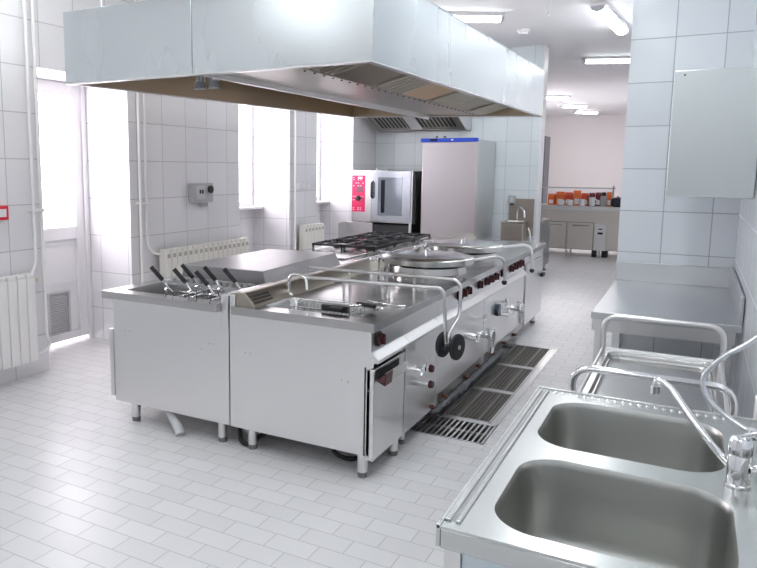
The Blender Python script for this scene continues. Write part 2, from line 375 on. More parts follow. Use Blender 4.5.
# ================================================================= BIG HOOD
Z0 = 2.15
hood = thing('extractor_hood', (-2.3, 4.85, Z0), 'large stainless steel island extractor hood hanging over the cooking line', 'extractor hood')
A, B_, C_, D_ = (-3.349, 2.99), (-1.346, 3.0), (-1.285, 6.72), (-3.235, 6.70)
zD = 2.20; ZT = 2.56; th = .02
def wallseg(g, p, q, zp, zq, zt, inn):
    a = Vector((*p, 0)); b = Vector((*q, 0)); n = Vector((-(b-a).y, (b-a).x, 0)).normalized()*inn
    def V(P, z): return (P.x, P.y, z)
    g.hexa([V(a, zp), V(b, zq), V(b+n, zq), V(a+n, zp)], [V(a, zt), V(b, zt), V(b+n, zt), V(a+n, zt)])
g = G(); seamx = -2.393
wallseg(g, A, (seamx-.002, 2.995), Z0, Z0, ZT, th); g.build('front_panel', HOODST, hood, bevel=.002)
g = G(); wallseg(g, (seamx+.002, 2.995), B_, Z0, Z0, ZT, th); g.build('front_panel', HOODST, hood, bevel=.002)
g = G(); wallseg(g, B_, C_, Z0, Z0, ZT, th); g.build('side_panel', HOODST, hood, bevel=.002)
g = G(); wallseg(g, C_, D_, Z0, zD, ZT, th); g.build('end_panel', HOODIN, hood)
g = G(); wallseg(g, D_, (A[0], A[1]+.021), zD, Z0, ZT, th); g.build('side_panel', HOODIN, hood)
# inner lip
for p, q, za, zb in ((A, B_, Z0, Z0), (B_, C_, Z0, Z0), (C_, D_, Z0, zD), (D_, A, zD, Z0)):
    a = Vector((*p, 0)); b = Vector((*q, 0)); n = Vector((-(b-a).y, (b-a).x, 0)).normalized()*.035
    dz = Vector((0, 0, .008))
    a0 = a+Vector((0, 0, za-.008)); b0 = b+Vector((0, 0, zb-.008))
    G().hexa([a0, b0, b0+n, a0+n], [a0+dz, b0+dz, b0+n+dz, a0+n+dz]).build('gutter_lip', STEEL, hood)
G().plate([(A[0]+.0, A[1]), (B_[0], B_[1]), (C_[0], C_[1]), (D_[0], D_[1])], [], ZT-.012, ZT-.001).build('top_panel', HOODST, hood)
# central plenum with sloping filter banks
BX0, BX1, BY0, BY1 = -2.36, -1.84, 3.04, 6.66
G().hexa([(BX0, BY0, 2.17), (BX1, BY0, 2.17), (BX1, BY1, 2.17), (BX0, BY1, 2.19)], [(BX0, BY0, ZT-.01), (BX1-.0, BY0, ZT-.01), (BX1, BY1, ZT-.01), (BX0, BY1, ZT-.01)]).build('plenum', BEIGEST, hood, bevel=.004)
g = G().box(BX0-.03, BX0-.001, BY0, BY1, 2.145, 2.20); g.build('light_rail', STEEL, hood, bevel=.004)
for k in range(30):
    yy = BY0+.25+k*.11
    G().cyl((BX1-.03, yy, 2.166), (BX1-.03, yy, 2.1702), .007, n=8).build('drain_hole', DARK, hood)
# filter slope from (BX1,2.17) up to (XE,ZE)
XE, ZE = -1.395, 2.20
XM, ZM = -1.56, 2.245
sl = Vector((XM-BX1, 0, ZM-2.17)); sll = sl.length; sld = sl.normalized(); nrm = Vector((sld.z, 0, -sld.x))
npan = 7; pl = (BY1-BY0)/npan
for k in range(npan):
    ya = BY0+k*pl; yb = ya+pl
    kind = k % 2 if k < 4 else (k+0) % 2
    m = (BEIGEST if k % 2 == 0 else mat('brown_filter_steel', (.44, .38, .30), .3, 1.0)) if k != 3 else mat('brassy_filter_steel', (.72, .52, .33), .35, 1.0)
    fpan = G().obox(Vector((BX1, (ya+yb)/2, 2.17))+sl/2-nrm*.012, sl/2, (0, pl/2-.004, 0), nrm*.010).build('filter_panel', m, hood)
    if k % 2: continue
    g = G(); g2 = G()
    ns = 7
    for j in range(ns):
        yy = ya+.06+j*(pl-.12)/(ns-1)
        c = Vector((BX1, yy, 2.17))+sl*.5
        g.obox(c+nrm*.006, sl*.40, (0, .020, 0), nrm*.006)
        g2.obox(c+nrm*.0005+Vector((0, .029, 0)), sl*.42, (0, .0085, 0), nrm*.0015)
    g.build('louvre', mat('pale_filter_steel', (.62, .57, .49), .3, 1.0), fpan, bevel=.002); g2.build('slot', DARK, fpan)
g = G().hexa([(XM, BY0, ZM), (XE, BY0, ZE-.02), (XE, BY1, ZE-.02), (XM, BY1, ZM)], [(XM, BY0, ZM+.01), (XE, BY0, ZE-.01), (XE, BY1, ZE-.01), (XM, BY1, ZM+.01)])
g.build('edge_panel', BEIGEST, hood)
for (a, b) in (((-2.50, 3.2), 0), ((-2.405, 3.2), 1)):
    l = G().cyl((a[0], a[1], 2.135), (a[0], a[1], 2.20), .030, n=16).build('spot_lamp', CHROME, hood)
    G().cyl((a[0], a[1], 2.095), (a[0], a[1], 2.135), .034, .026, n=16).build('bulb_glass', mat('bulb_glass', (.3, .3, .32), .15), l)
    G().cyl((a[0], a[1], 2.20), (a[0], a[1]-.1, 2.27), .008).build('lamp_arm', CHROME, l)
# drop rods
for (x, y) in ((-3.25, 3.2), (-3.1, 6.5)):
    G().cyl((x, y, ZT), (x, y, ZC), .006).build('hanger_rod', STEEL, hood)

# ================================================================= SMALL HOOD over the oven
h2 = thing('extractor_hood', (-3.55, 9.6, 2.17), 'small steel wall hood with louvred filters over the oven', 'extractor hood')
x0, x1, ya, yb = -4.42, -3.0, 9.15, YB-.03
zl, zh = 2.225, 2.62
G().box(x0, x1, yb-.20, yb, zl, zl+.025).box(x0, x1, yb-.20, yb-.19, zl, zl+.05).build('gutter', STEEL, h2, bevel=.003)
G().box(x0, x1, ya, ya+.015, zh-.02, zh+.12).build('front_panel', STEEL, h2)
for xs in (x0, x1-.015): G().prism([(xs, yb, zl), (xs, yb-.20, zl), (xs, ya+.015, zh-.02), (xs, ya+.015, zh+.12), (xs, yb, zh+.12)], (.015, 0, 0)).build('side_panel', STEEL, h2)
G().box(x0, x1, ya, yb, zh+.121, zh+.135).build('top_panel', STEEL, h2)
sl = Vector((0, ya+.02-(yb-.2), zh-zl-.03)); nn = Vector((0, -sl.z, sl.y)).normalized()
c = Vector(((x0+x1)/2, yb-.2, zl+.03))+sl*.5
fp = G().obox(c, ((x1-x0)/2-.02, 0, 0), sl/2, nn*.005).build('filter_panel', BEIGEST, h2)
for xs in (-4.31, -3.66):
    g = G()
    for j in range(9): g.obox(Vector((xs+j*.062+.02, c.y, c.z))-sl*.0+nn*.008, (.014, 0, 0), sl*.40, nn*.004)
    g.build('slot', DARK, fp)
G().obox(Vector((-3.75, c.y, c.z))+nn*.014, (.09, 0, 0), sl*.45, nn*.008).build('centre_strip', STEEL, h2)

# ================================================================= WALL FITTINGS (left)
def radiator(y0, y1, z0, z1, x, label, n, m=WHITEM, slots=True):
    t = thing('radiator', (x, (y0+y1)/2, z0), label, 'radiator')
    p = (y1-y0)/n
    for k in range(n):
        a = y0+k*p
        sct = G().box(x-.09, x, a+.003, a+p-.003, z0, z1-.03).box(x-.085, x-.008, a+.006, a+p-.006, z1-.03, z1)
        sct = sct.build('radiator_section', m, t, bevel=.006)
        if slots:
            G().box(x-.008, x+.0015, a+p*.25, a+p*.75, z1-.085, z1-.045).build('slot', mat('radiator_slot', (.45, .42, .38), .6), sct)
    G().box(x-.075, x-.03, y0+.02, y1-.02, z0+.02, z0+.05).build('header_pipe', m, t)
    G().cyl((x-.05, y1-.01, z1-.06), (x-.05, y1+.05, z1-.06), .014, n=12).build('valve', mat('brass', (.7, .6, .4), .3, 1), t)
    for yy in (y0+.2, y1-.2): G().box(XL+.001, x-.09, yy-.015, yy+.015, z1-.2, z1-.16).build('bracket', m, t)
    return t
radiator(2.58, 3.58, .145, .835, XL+.13, 'white sectional radiator on the left wall before the glazed door', 12, slots=False)
radiator(5.08, 6.50, .22, .87, XL+.14, 'cream sectional radiator on the tiled wall below the grey switch box', 17, CREAM)
radiator(7.78, 8.33, .22, .92, XL+.14, 'short cream radiator on the pier between the two windows', 6, CREAM)
t = thing('heating_pipe', (-4.5, 3.65, .1), 'pair of white heating pipes beside the glazed door', 'pipe')
G().tube([(-4.5, 3.655, ZC), (-4.5, 3.655, .90), (-4.5, 3.59, .79), (-4.48, 3.59, .775)], .014, .05).build('pipe', WHITEM, t)
G().tube([(-4.5, 3.725, ZC), (-4.5, 3.725, .30), (-4.5, 3.76, .24), (-4.5, 3.72, .18), (-4.5, 3.60, .175)], .014, .04).build('pipe', WHITEM, t)
G().box(-4.548, -4.48, 3.635, 3.745, 1.30, 1.325).build('pipe_clamp', WHITEM, t, bevel=.003)
t = thing('heating_pipe', (-4.5, 4.9, .1), 'pair of white heating pipes on the wall left of the switch box', 'pipe')
G().tube([(-4.5, 4.845, ZC), (-4.5, 4.845, .0)], .014).build('pipe', WHITEM, t)
G().tube([(-4.5, 4.925, ZC), (-4.5, 4.925, .93), (-4.5, 5.0, .835), (-4.46, 5.14, .82)], .014, .09).build('pipe', WHITEM, t)
G().box(-4.548, -4.48, 4.825, 4.945, 1.31, 1.335).build('pipe_clamp', WHITEM, t, bevel=.003)
t = thing('heating_pipe', (-4.5, 7.7, .1), 'single white heating pipe at the edge of the pier between the windows', 'pipe')
G().tube([(-4.5, 7.69, ZC), (-4.5, 7.69, .0)], .014).build('pipe', WHITEM, t)
# switch box with round dial
t = thing('switch_box', (-4.55, 5.78, 1.3), 'grey switch box with a round dial and a plug below on the tiled wall', 'switch box')
G().box(-4.549, -4.47, 5.60, 5.92, 1.295, 1.495).build('housing', mat('box_grey', (.45, .45, .46), .45), t, bevel=.008)
G().box(-4.47, -4.466, 5.63, 5.78, 1.33, 1.47).build('cover_plate', mat('plate_grey', (.55, .55, .56), .4), t, bevel=.002)
G().cyl((-4.47, 5.86, 1.43), (-4.45, 5.86, 1.43), .04, n=20).build('dial', BLACKP, t)
G().box(-4.466, -4.46, 5.68, 5.70, 1.39, 1.43).box(-4.466, -4.46, 5.72, 5.74, 1.39, 1.43).build('button', BLACKP, t)
G().box(-4.53, -4.48, 5.74, 5.84, 1.25, 1.295).build('plug', GREYP, t, bevel=.008)
# fire call point
t = thing('fire_call_point', (-4.55, 3.39, 1.25), 'red fire call point with a white centre on the left wall', 'fire alarm')
G().box(-4.549, -4.52, 3.34, 3.445, 1.255, 1.36).build('housing', REDB, t, bevel=.004)
G().box(-4.52, -4.517, 3.362, 3.423, 1.278, 1.337).build('press_plate', WHITEP, t)
t = thing('wall_socket', (-4.55, 7.97, 1.38), 'row of three round white sockets on the pier between the windows', 'socket')
G().box(-4.549, -4.545, 7.76, 8.17, 1.385, 1.465).build('backplate', WHITEP, t, bevel=.002)
for yy in (7.82, 7.97, 8.11): G().lathe((-4.545, yy, 1.425), [(.045, 0), (.045, .012), (.035, .014), (.032, .006)], axis=(1, 0, 0), n=24).build('socket_ring', WHITEP, t)

# ================================================================= COOKING ISLAND
def legs(t, pts, h=.14, r=.029):
    for (x, y) in pts:
        l = G().cyl((x, y, .03), (x, y, h), r, n=16).build('leg', STEEL, t)
        G().cyl((x, y, 0), (x, y, .03), r*.9, r*.95, n=16).build('leg_foot', mat('foot_grey', (.2, .2, .2), .4, .5), l)
def rivets(t, pts, y, parent=None):
    g = G()
    for (x, z) in pts: g.cyl((x, y, z), (x, y-.0015, z), .0035, n=8)
    g.build('rivets', mat('rivet', (.35, .35, .36), .4, .8), parent or t)
def knob(t, x, y, z, r=.024, m=REDK):
    r *= 1.12; k = G().lathe((x, y, z), [(r, 0), (r*.95, .018), (r*.6, .022), (r*.6, .024)], axis=(1, 0, 0), n=20).build('knob', m, t)
    G().box(x+.018, x+.036, y-.006, y+.006, z-r*.85, z+r*.85).build('grip', m, k, bevel=.003)
    G().lathe((x-.002, y, z), [(r*1.25, 0), (r*1.25, .004)], axis=(1, 0, 0), n=20).build('bezel', BLACKP, k)
    return k
YF = 3.20            # front faces of the line
ZT_ = .87
# --- near left: fryer unit with baskets
XA0, XA1 = -3.25, -2.319
fr = thing('deep_fryer', (-2.78, 3.6, 0), 'stainless deep fryer with perforated wells at the front left end of the cooking line', 'deep fryer')
G().box(XA0+.02, XA1, YF+.02, 3.70, .14, .50).box(XA0+.02, XA1, YF, YF+.02, .14, .822).box(XA0+.02, XA0+.04, YF+.02, 3.70, .50, .822).box(XA1-.02, XA1, YF+.02, 3.70, .50, .822).box(XA0+.04, XA1-.02, 3.68, 3.70, .50, .822).build('body', STEEL, fr, bevel=.003)
G().plate([(XA0-.03, YF-.05), (-2.37, YF-.05), (-2.37, 3.72), (XA0-.03, 3.72)], [rrect(-3.17, -2.43, 3.25, 3.64, .03)], .825, ZT_).build('worktop', STEELH, fr, bevel=.004)
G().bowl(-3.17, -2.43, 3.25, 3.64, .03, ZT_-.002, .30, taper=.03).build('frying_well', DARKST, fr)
G().box(-2.80, -2.79, 3.27, 3.62, .60, .855).build('well_divider', STEEL, fr, bevel=.003)
g = G()
for k in range(12): g.box(-3.135+k*.055, -3.105+k*.055, 3.652, 3.67, .872, .905)
g.box(-3.17, -2.45, 3.65, 3.672, .868, .876).box(-3.17, -2.45, 3.65, 3.672, .902, .910)
g.build('slotted_rail', STEEL, fr)
G().box(-2.37, XA1, YF-.003, 3.72, .72, .925).build('side_ledge', STEEL, fr, bevel=.004)
G().box(XA0-.035, XA0-.002, YF+.012, YF+.04, .16, .61).box(XA0-.002, XA0+.019, YF+.05, YF+.48, .15, .66).build('door', STEEL, fr, bevel=.004)
legs(fr, [(-3.12, 3.27), (-2.42, 3.27), (-3.12, 3.62), (-2.42, 3.62)])
rivets(fr, [(-3.13, .62), (-3.09, .62), (-2.46, .62), (-2.43, .62), (-2.52, .58)], YF)
G().tube([(-3.03, 3.45, .135), (-2.94, 3.35, .128), (-2.83, 3.27, .105), (-2.72, 3.21, .05), (-2.69, 3.195, .014)], .030, .08, n=14).build('drain_pipe', PIPEG, fr)
G().tube([(-3.03, 3.5, .15), (-2.99, 3.40, .12), (-3.0, 3.36, .07), (-2.95, 3.38, .10), (-2.9, 3.46, .15)], .010, .03, n=8).build('hose', RUBBER, fr)
# baskets
def basket(cx, cy, label, first=None):
    t = thing('fry_basket', (cx, cy, .62), label, 'fry basket', 'fry baskets with black grips')
    g = G(); a, b, z0, z1 = .055, .075, .64, .86
    for k in range(4): zk = z0+(z1-z0)*k/3; g.tube([(cx-a, cy-b, zk), (cx+a, cy-b, zk), (cx+a, cy+b, zk), (cx-a, cy+b, zk)], .003 if k < 3 else .005, 0, 6, closed=True)
    for i in range(5):
        xx = cx-a+2*a*i/4; g.tube([(xx, cy-b, z1), (xx, cy-b, z0), (xx, cy+b, z0), (xx, cy+b, z1)], .002, 0, 5)
    for i in range(7):
        yy = cy-b+2*b*i/6; g.tube([(cx-a, yy, z1), (cx-a, yy, z0), (cx+a, yy, z0), (cx+a, yy, z1)], .002, 0, 5)
    g.build('wire_basket', CHROME, t)
    G().tube([(cx-.03, cy-b, .86), (cx-.03, cy-b-.02, .90), (cx, cy-b-.02, .915), (cx+.03, cy-b-.02, .90), (cx+.03, cy-b, .86)], .004, .01, 6).build('handle_bracket', CHROME, t)
    G().tube([(cx, cy-b-.02, .915), (cx-.02, cy-b-.045, .965)], .005, 0, 8).build('handle_rod', CHROME, t)
    G().cyl((cx-.02, cy-b-.045, .965), (cx-.075, cy-b-.088, 1.050), .0135, n=12).build('grip', BLACKP, t, bevel=.003)
    return t
b0 = basket(-2.81, 3.345, 'fry basket with a black grip, leftmost of all')
for (dx, dy, lab) in ((.18, 0, 'fry basket with a black grip, front row, just left of the crowded pair'), (.345, 0, 'fry basket with a black grip, front one of the crowded pair'),
                      (.10, .17, 'fry basket with a black grip, second from left in the far row'), (.275, .17, 'fry basket with a black grip, rear one of the crowded pair'), (.425, .17, 'fry basket with a black grip, rightmost, nearest the ledge')):
    dup(b0, (dx, dy, 0), lab)

# --- left row: unit with raised steel cover
cv = thing('covered_griddle', (-2.78, 4.45, 0), 'griddle unit with a raised flat steel cover, left side of the cooking line', 'griddle')
G().box(XA0+.02, XA1, 3.725, 4.98, .14, .825).build('body', STEEL, cv, bevel=.003)
G().box(XA0-.03, XA1, 3.725, 4.98, .825, .87).build('worktop', STEELH, cv, bevel=.003)
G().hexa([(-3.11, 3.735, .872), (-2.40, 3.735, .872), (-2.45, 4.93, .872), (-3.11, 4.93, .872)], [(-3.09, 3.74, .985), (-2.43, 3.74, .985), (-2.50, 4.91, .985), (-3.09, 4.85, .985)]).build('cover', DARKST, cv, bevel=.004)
G().tube([(-3.095, 4.1, .94), (-3.14, 4.1, .95), (-3.14, 4.5, .95), (-3.095, 4.5, .94)], .008, .02).build('cover_handle', STEEL, cv)
legs(cv, [(-3.12, 4.2), (-2.42, 4.2), (-3.12, 4.85), (-2.42, 4.85)])

# --- left row: gas range with cast iron grates
gr = thing('gas_range', (-2.78, 6.3, 0), 'gas range with black cast iron grates at the far left of the cooking line', 'gas range')
G().box(XA0+.02, XA1-.3, 5.0, 7.72, .14, .825).build('body', STEEL, gr, bevel=.003)
G().box(XA0-.03, -2.52, 5.0, 7.75, .825, .87).box(-3.24, -2.62, 5.32, 7.6, .87, .884).build('worktop', STEELH, gr, bevel=.004)
legs(gr, [(-3.12, 5.2), (-3.12, 7.5), (-2.6, 7.5), (-2.6, 5.2)])
for j in range(3):
    for i in range(2):
        x0_, y0_ = -3.24+i*.34, 5.86+j*.52
        x1_, y1_ = x0_+.33, y0_+.50; cx, cy = (x0_+x1_)/2, (y0_+y1_)/2; z = .925
        g = G()
        g.box(x0_, x1_, y0_, y0_+.018, z-.012, z+.010).box(x0_, x1_, y1_-.018, y1_, z-.012, z+.010).box(x0_, x0_+.018, y0_, y1_, z-.012, z+.010).box(x1_-.018, x1_, y0_, y1_, z-.012, z+.010)
        g.tube([(cx+.07*math.cos(q*PI/8), cy+.07*math.sin(q*PI/8), z+.006) for q in range(16)], .007, 0, 6, closed=True)
        for a in range(4):
            an = a*PI/2; dx, dy = math.cos(an), math.sin(an)
            R = min(.157/max(abs(dx), 1e-6), .242/max(abs(dy), 1e-6))
            g.obox((cx+dx*(R+.07)/2, cy+dy*(R+.07)/2, z+.006), (dx*(R-.07)/2, dy*(R-.07)/2, 0), (-dy*.007, dx*.007, 0), (0, 0, .010))
        for (px, py) in ((x0_+.01, y0_+.01), (x1_-.01, y0_+.01), (x0_+.01, y1_-.01), (x1_-.01, y1_-.01)): g.box(px-.008, px+.008, py-.008, py+.008, .886, z-.01)
        gg = g.build('pan_grate', IRON, gr, bevel=.002)
        G().lathe((cx, cy, .885), [(.055, 0), (.055, .012), (.038, .016), (.038, .026), (.02, .028)], n=24).build('burner', IRON, gg)

# --- spine ledge between the two rows (flue ledge), one per right-hand unit
def ledge(t, y0, y1, x0=-2.31, x1=-2.20, zl=.945):
    G().prism([(x0, y0, .80), (x1+.06, y0, .80), (x1+.06, y0, .872), (x1, y0, zl-.008), (x1-.03, y0, zl), (x0, y0, zl-.012)], (0, y1-y0, 0)).build('back_ledge', BEIGEST, t, bevel=.003)
XF = -1.38       # front edge of worktops, right-hand side
XP = -1.395       # panels
def unit_body(t, y0, y1, xp=XP, fascia=True):
    G().box(-2.31, xp-.02, y0, y1, .14, .50).box(-2.31, -2.29, y0, y1, .5, .823).box(-2.29, xp-.02, y0, y0+.015, .5, .823).box(-2.29, xp-.02, y1-.015, y1, .5, .823).build('body', STEEL, t, bevel=.003)
    if fascia:   # sloping control fascia below the worktop edge and bright lip under it
        G().prism([(XF-.035, y0, .823), (XF-.033, y0, .705), (XF+.012, y0, .668), (XF+.008, y0, .650), (-1.46, y0, .650), (-1.46, y0, .823)], (0, y1-y0, 0)).build('control_fascia', STEEL, t, bevel=.003)
# near right: sink-like bain-marie fryer with tap and red handled door
nr = thing('pasta_cooker', (-1.85, 3.6, 0), 'stainless pasta cooker with tap and dark red door handle at the near corner', 'pasta cooker')
unit_body(nr, YF+.001, 3.648)
G().prism([(-2.309, YF-.002, .14), (-1.45, YF-.002, .14), (-1.45, YF-.002, .625), (XP-.003, YF-.002, .625), (XP-.003, YF-.002, .66), (XF+.008, YF-.002, .66), (XF+.01, YF-.002, .67), (XF-.034, YF-.002, .705), (XF-.035, YF-.002, .823), (-2.309, YF-.002, .823)], (0, .0025, 0)).build('end_panel', STEEL, nr)
G().plate([(-2.27, YF-.045), (XF, YF-.045), (XF, 3.648), (-2.27, 3.648)], [rrect(-2.13, -1.50, 3.27, 3.60, .05)], .825, ZT_).build('worktop', STEELH, nr, bevel=.005)
G().bowl(-2.13, -1.50, 3.27, 3.60, .05, ZT_-.002, .14, taper=.03).build('well', STEELH, nr)
G().box(-2.309, -2.27, YF-.0035, YF+.005, .822, .93).build('ledge_end_plate', STEEL, nr, bevel=.003)
ledge(nr, YF+.006, 3.648)
g = G(); pa, pb = Vector((-2.20, 0, .937)), Vector((-2.14, 0, .872)); dn = (pb-pa); nn_ = Vector((-dn.z, 0, dn.x)).normalized()
for k in range(9):
    for j in (.25, .5, .75): g.obox(pa+dn*j+Vector((0, 3.235+k*.022, 0))+nn_*.0005, dn*.085, (0, .007, 0), nn_*.001)
g.build('vent_slots', DARK, nr)
rivets(nr, [(-2.20, .60), (-2.165, .60), (-1.58, .535), (-1.54, .535), (-1.545, .525)], YF-.003)
kk = knob(nr, XF-.026, 3.285, .765, .030)
dr = G().box(XP-.045, XP, YF+.001, 3.635, .115, .615).build('door', STEEL, nr, bevel=.005)
G().prism([(XP+.001, 3.235, .545), (XP+.048, 3.235, .525), (XP+.055, 3.235, .595), (XP+.045, 3.235, .598), (XP+.04, 3.235, .54), (XP+.001, 3.235, .555)], (0, .095, 0)).build('door_handle', REDK, dr, bevel=.003)
G().prism([(XP+.001, 3.331, .545), (XP+.045, 3.331, .53), (XP+.052, 3.331, .592), (XP+.044, 3.331, .595), (XP+.04, 3.331, .545), (XP+.001, 3.331, .555)], (0, .21, 0)).build('handle_grip', STEELH, dr, bevel=.002)
G().box(XP+.0005, XP+.004, 3.24, 3.54, .556, .60).build('handle_recess', DARK, dr)
G().box(-1.449, XP-.046, YF+.000, YF+.01, .14, .624).build('door_gap', DARK, nr)
legs(nr, [(-2.20, 3.27), (-1.475, 3.25), (-2.20, 3.60), (-1.44, 3.60)])
# tap
t = thing('water_tap', (-2.17, 3.74, ZT_), 'small chrome swan-neck tap at the back of the pasta cooker well', 'tap')
G().tube([(-2.165, 3.625, .871), (-2.165, 3.625, .98), (-2.13, 3.625, 1.01), (-2.04, 3.62, 1.0), (-2.03, 3.61, .92)], .010, .05, 12).build('spout', CHROME, t)
G().lathe((-2.165, 3.625, .871), [(.025, 0), (.022, .012), (.014, .02)], n=20).build('base', CHROME, t)
# flat basket handle resting on the well
t = thing('fry_basket', (-1.64, 3.45, .80), 'low wire basket with black grip lying in the pasta cooker well', 'fry basket')
g = G()
for zk in (.78, .82, .868): g.tube([(-2.0, 3.36, zk), (-1.62, 3.36, zk), (-1.62, 3.56, zk), (-2.0, 3.56, zk)], .003, 0, 6, closed=True)
for i in range(9): xx = -2.0+.0475*i; g.tube([(xx, 3.36, .868), (xx, 3.36, .78), (xx, 3.56, .78), (xx, 3.56, .868)], .002, 0, 5)
for i in range(5): yy = 3.36+.05*i; g.tube([(-2.0, yy, .868), (-2.0, yy, .78), (-1.62, yy, .78), (-1.62, yy, .868)], .002, 0, 5)
g.build('wire_basket', CHROME, t)
G().box(-1.78, -1.615, 3.33, 3.36, .868, .905).box(-1.72, -1.64, 3.30, 3.40, .876, .900).build('clamp', BLACKP, t, bevel=.004)
G().tube([(-1.66, 3.45, .885), (-1.60, 3.47, .895)], .006).build('handle_rod', CHROME, t)
G().cyl((-1.635, 3.50, .893), (-1.50, 3.44, .900), .0125, n=12).build('grip', BLACKP, t, bevel=.003)
t = thing('skimmer', (-1.45, 3.57, ZT_), 'thin wire rod lying on the worktop beside the black grip', 'utensil')
G().tube([(-1.63, 3.60, .895), (-1.44, 3.63, .877), (-1.41, 3.66, .876)], .004).build('wire_rod', CHROME, t)

# kettles
def kettle(cy, y0, y1, label, R=.335, cx=-1.705, n=1):
    t = thing('boiling_kettle', (-1.85, cy, 0), label, 'boiling kettle', 'round lidded boiling kettles of the cooking line')
    unit_body(t, y0, y1)
    G().box(-1.413, XP, y0+.003, y1-.003, .12, .648).build('front_panel', STEEL, t, bevel=.004)
    G().plate([(-2.14, y0+.002), (XF, y0+.002), (XF, y1-.002), (-2.14, y1-.002)], [[(cx+.262*math.cos(a*PI/18), cy+.262*math.sin(a*PI/18)) for a in range(36)]], .825, ZT_).build('worktop', STEELH, t, bevel=.005)
    ledge(t, y0+.002, y1-.002)
    G().lathe((cx, cy, .826), [(.261, 0), (.261, .07), (.290, .08), (.282, .128), (.26, .142), (.25, .13)], n=64).build('vessel_rim', STEELH, t)
    lid = G().lathe((cx, cy, .972), [(R-.02, 0), (R, .004), (R, .042), (R-.01, .050), (R*.75, .060), (R*.4, .066), (.03, .068)], n=72).build('lid', mat('lid_steel', (.60, .60, .59), .20, 1.0, rvar=.03, bscale=8), t)
    G().cyl((cx, cy, 1.038), (cx, cy, 1.07), .02, n=16).build('lid_knob', CHROME, lid)
    # hinge block at the back
    G().box(-2.13, -2.06, cy-.10, cy-.06, .87, .99).box(-2.13, -2.06, cy+.06, cy+.10, .87, .99).cyl((-2.095, cy-.13, .975), (-2.095, cy+.13, .975), .018).box(-2.08, cx-R+.06, cy-.02, cy+.02, 1.022, 1.032).build('lid_hinge', CHROME, t, bevel=.003)
    # lid handle running over the worktop and dropping down in front
    return t
def valve_tap(t, y, z, x=XP, s=1.0):
    v = G().cyl((x, y, z), (x+.07*s, y, z), .020*s, n=16).lathe((x+.07*s, y, z-.075*s), [(.024*s, 0), (.024*s, .05*s), (.030*s, .055*s), (.030*s, .11*s), (.02*s, .125*s)], n=20).cyl((x, y, z), (x+.004, y, z), .034*s, n=20).build('drain_tap', CHROME, t)
    G().cyl((x+.07*s, y, z-.12*s), (x+.07*s, y, z-.075*s), .017*s, .022*s).build('outlet', CHROME, v)
    G().tube([(x+.07*s, y, z+.055*s), (x+.07*s, y-.10*s, z+.075*s)], .007).cyl((x+.07*s, y-.10*s, z+.075*s), (x+.07*s, y-.14*s, z+.080*s), .011, n=10).build('tap_lever', CHROME, v)
    return v
def cross_valve(t, y, z, x=XP, m=CHROME):
    v = G().cyl((x, y, z), (x+.05, y, z), .009, n=10).build('valve', CHROME, t)
    g = G()
    for a in range(4):
        an = PI/4+a*PI/2; g.cyl((x+.05, y, z), (x+.05, y+.038*math.cos(an), z+.038*math.sin(an)), .007, .009, n=8)
    g.cyl((x+.042, y, z), (x+.062, y, z), .014, n=12)
    g.build('cross_handle', m, v); return v
k1 = kettle(4.86, 4.203, 5.34, 'round boiling kettle with a flat steel lid, the nearer of the two kettles')
k2 = kettle(5.82, 5.343, 6.78, 'round boiling kettle with a flat steel lid, the farther of the two kettles', R=.335, cx=-1.725)
# rail arms hanging in front (arms with the two black wheels)
bp = thing('bratt_pan', (-1.85, 4.1, 0), 'narrow steel unit with dark red valve knobs between pasta cooker and near kettle', 'bratt pan')
unit_body(bp, 3.65, 4.20)
bp_panel = G().box(-1.412, XP+.0, 3.652, 4.197, .115, .648).build('front_panel', STEEL, bp, bevel=.003)
G().box(-2.14, XF, 3.65, 4.20, .825, ZT_).build('worktop', STEELH, bp, bevel=.004)
ledge(bp, 3.65, 4.20)
legs(bp, [(-2.2, 3.9), (-1.46, 3.78)], r=.02)
for zz_ in (.445, .345):
    v = G().cyl((XP, 3.94, zz_), (XP+.045, 3.94, zz_), .010).build('valve', CHROME, bp)
    G().lathe((XP+.045, 3.94, zz_), [(.022, 0), (.026, .01), (.020, .028)], axis=(1, 0, 0), n=8).build('valve_knob', REDK, v)
G().tube([(XP+.02, 3.94, .445), (XP+.03, 3.90, .465), (XP+.02, 3.85, .44)], .009, .02).tube([(XP+.01, 3.88, .45), (XP+.04, 3.88, .45)], .016).tube([(XP+.02, 3.94, .46), (XP+.025, 3.94, .53)], .006).build('pipe_fitting', CHROME, bp)
cross_valve(bp, 3.80, .465, XP)
t = thing('lid_arm', (-1.25, 4.0, .5), 'pair of bent steel arms over the worktop ending in two black wheels', 'support arm')
G().tube([(-2.20, 3.83, .955), (-1.29, 3.90, .955), (-1.262, 3.905, .93), (-1.258, 3.94, .68), (-1.265, 3.975, .605)], .011, .06, 12).build('arm', STEEL, t)
G().tube([(-2.30, 4.12, .975), (-1.29, 4.20, .965), (-1.25, 4.20, .93), (-1.25, 4.20, .735), (-1.25, 3.985, .665), (-1.245, 3.975, .605)], .011, .06, 12).build('arm', STEEL, t)
for (xx, yy) in ((-1.90, 3.855), (-1.60, 3.878), (-1.55, 4.178), (-2.0, 4.145)):
    G().cyl((xx, yy, .871), (xx, yy, .955), .008).build('post', STEEL, t)
ax_ = Vector((.97, -.24, 0)).normalized(); wc_ = Vector((-1.24, 3.99, .590))
for k in (-1, 1):
    wv = G().lathe(tuple(wc_+ax_*(.048*k)-ax_*.014), [(.062, 0), (.080, .006), (.080, .022), (.062, .028)], axis=tuple(ax_), n=32).build('wheel', RUBBER, t, bevel=.003)
    G().cyl(wc_+ax_*(.048*k)-ax_*.018, wc_+ax_*(.048*k)+ax_*.018, .014).build('hub', GREYP, wv)
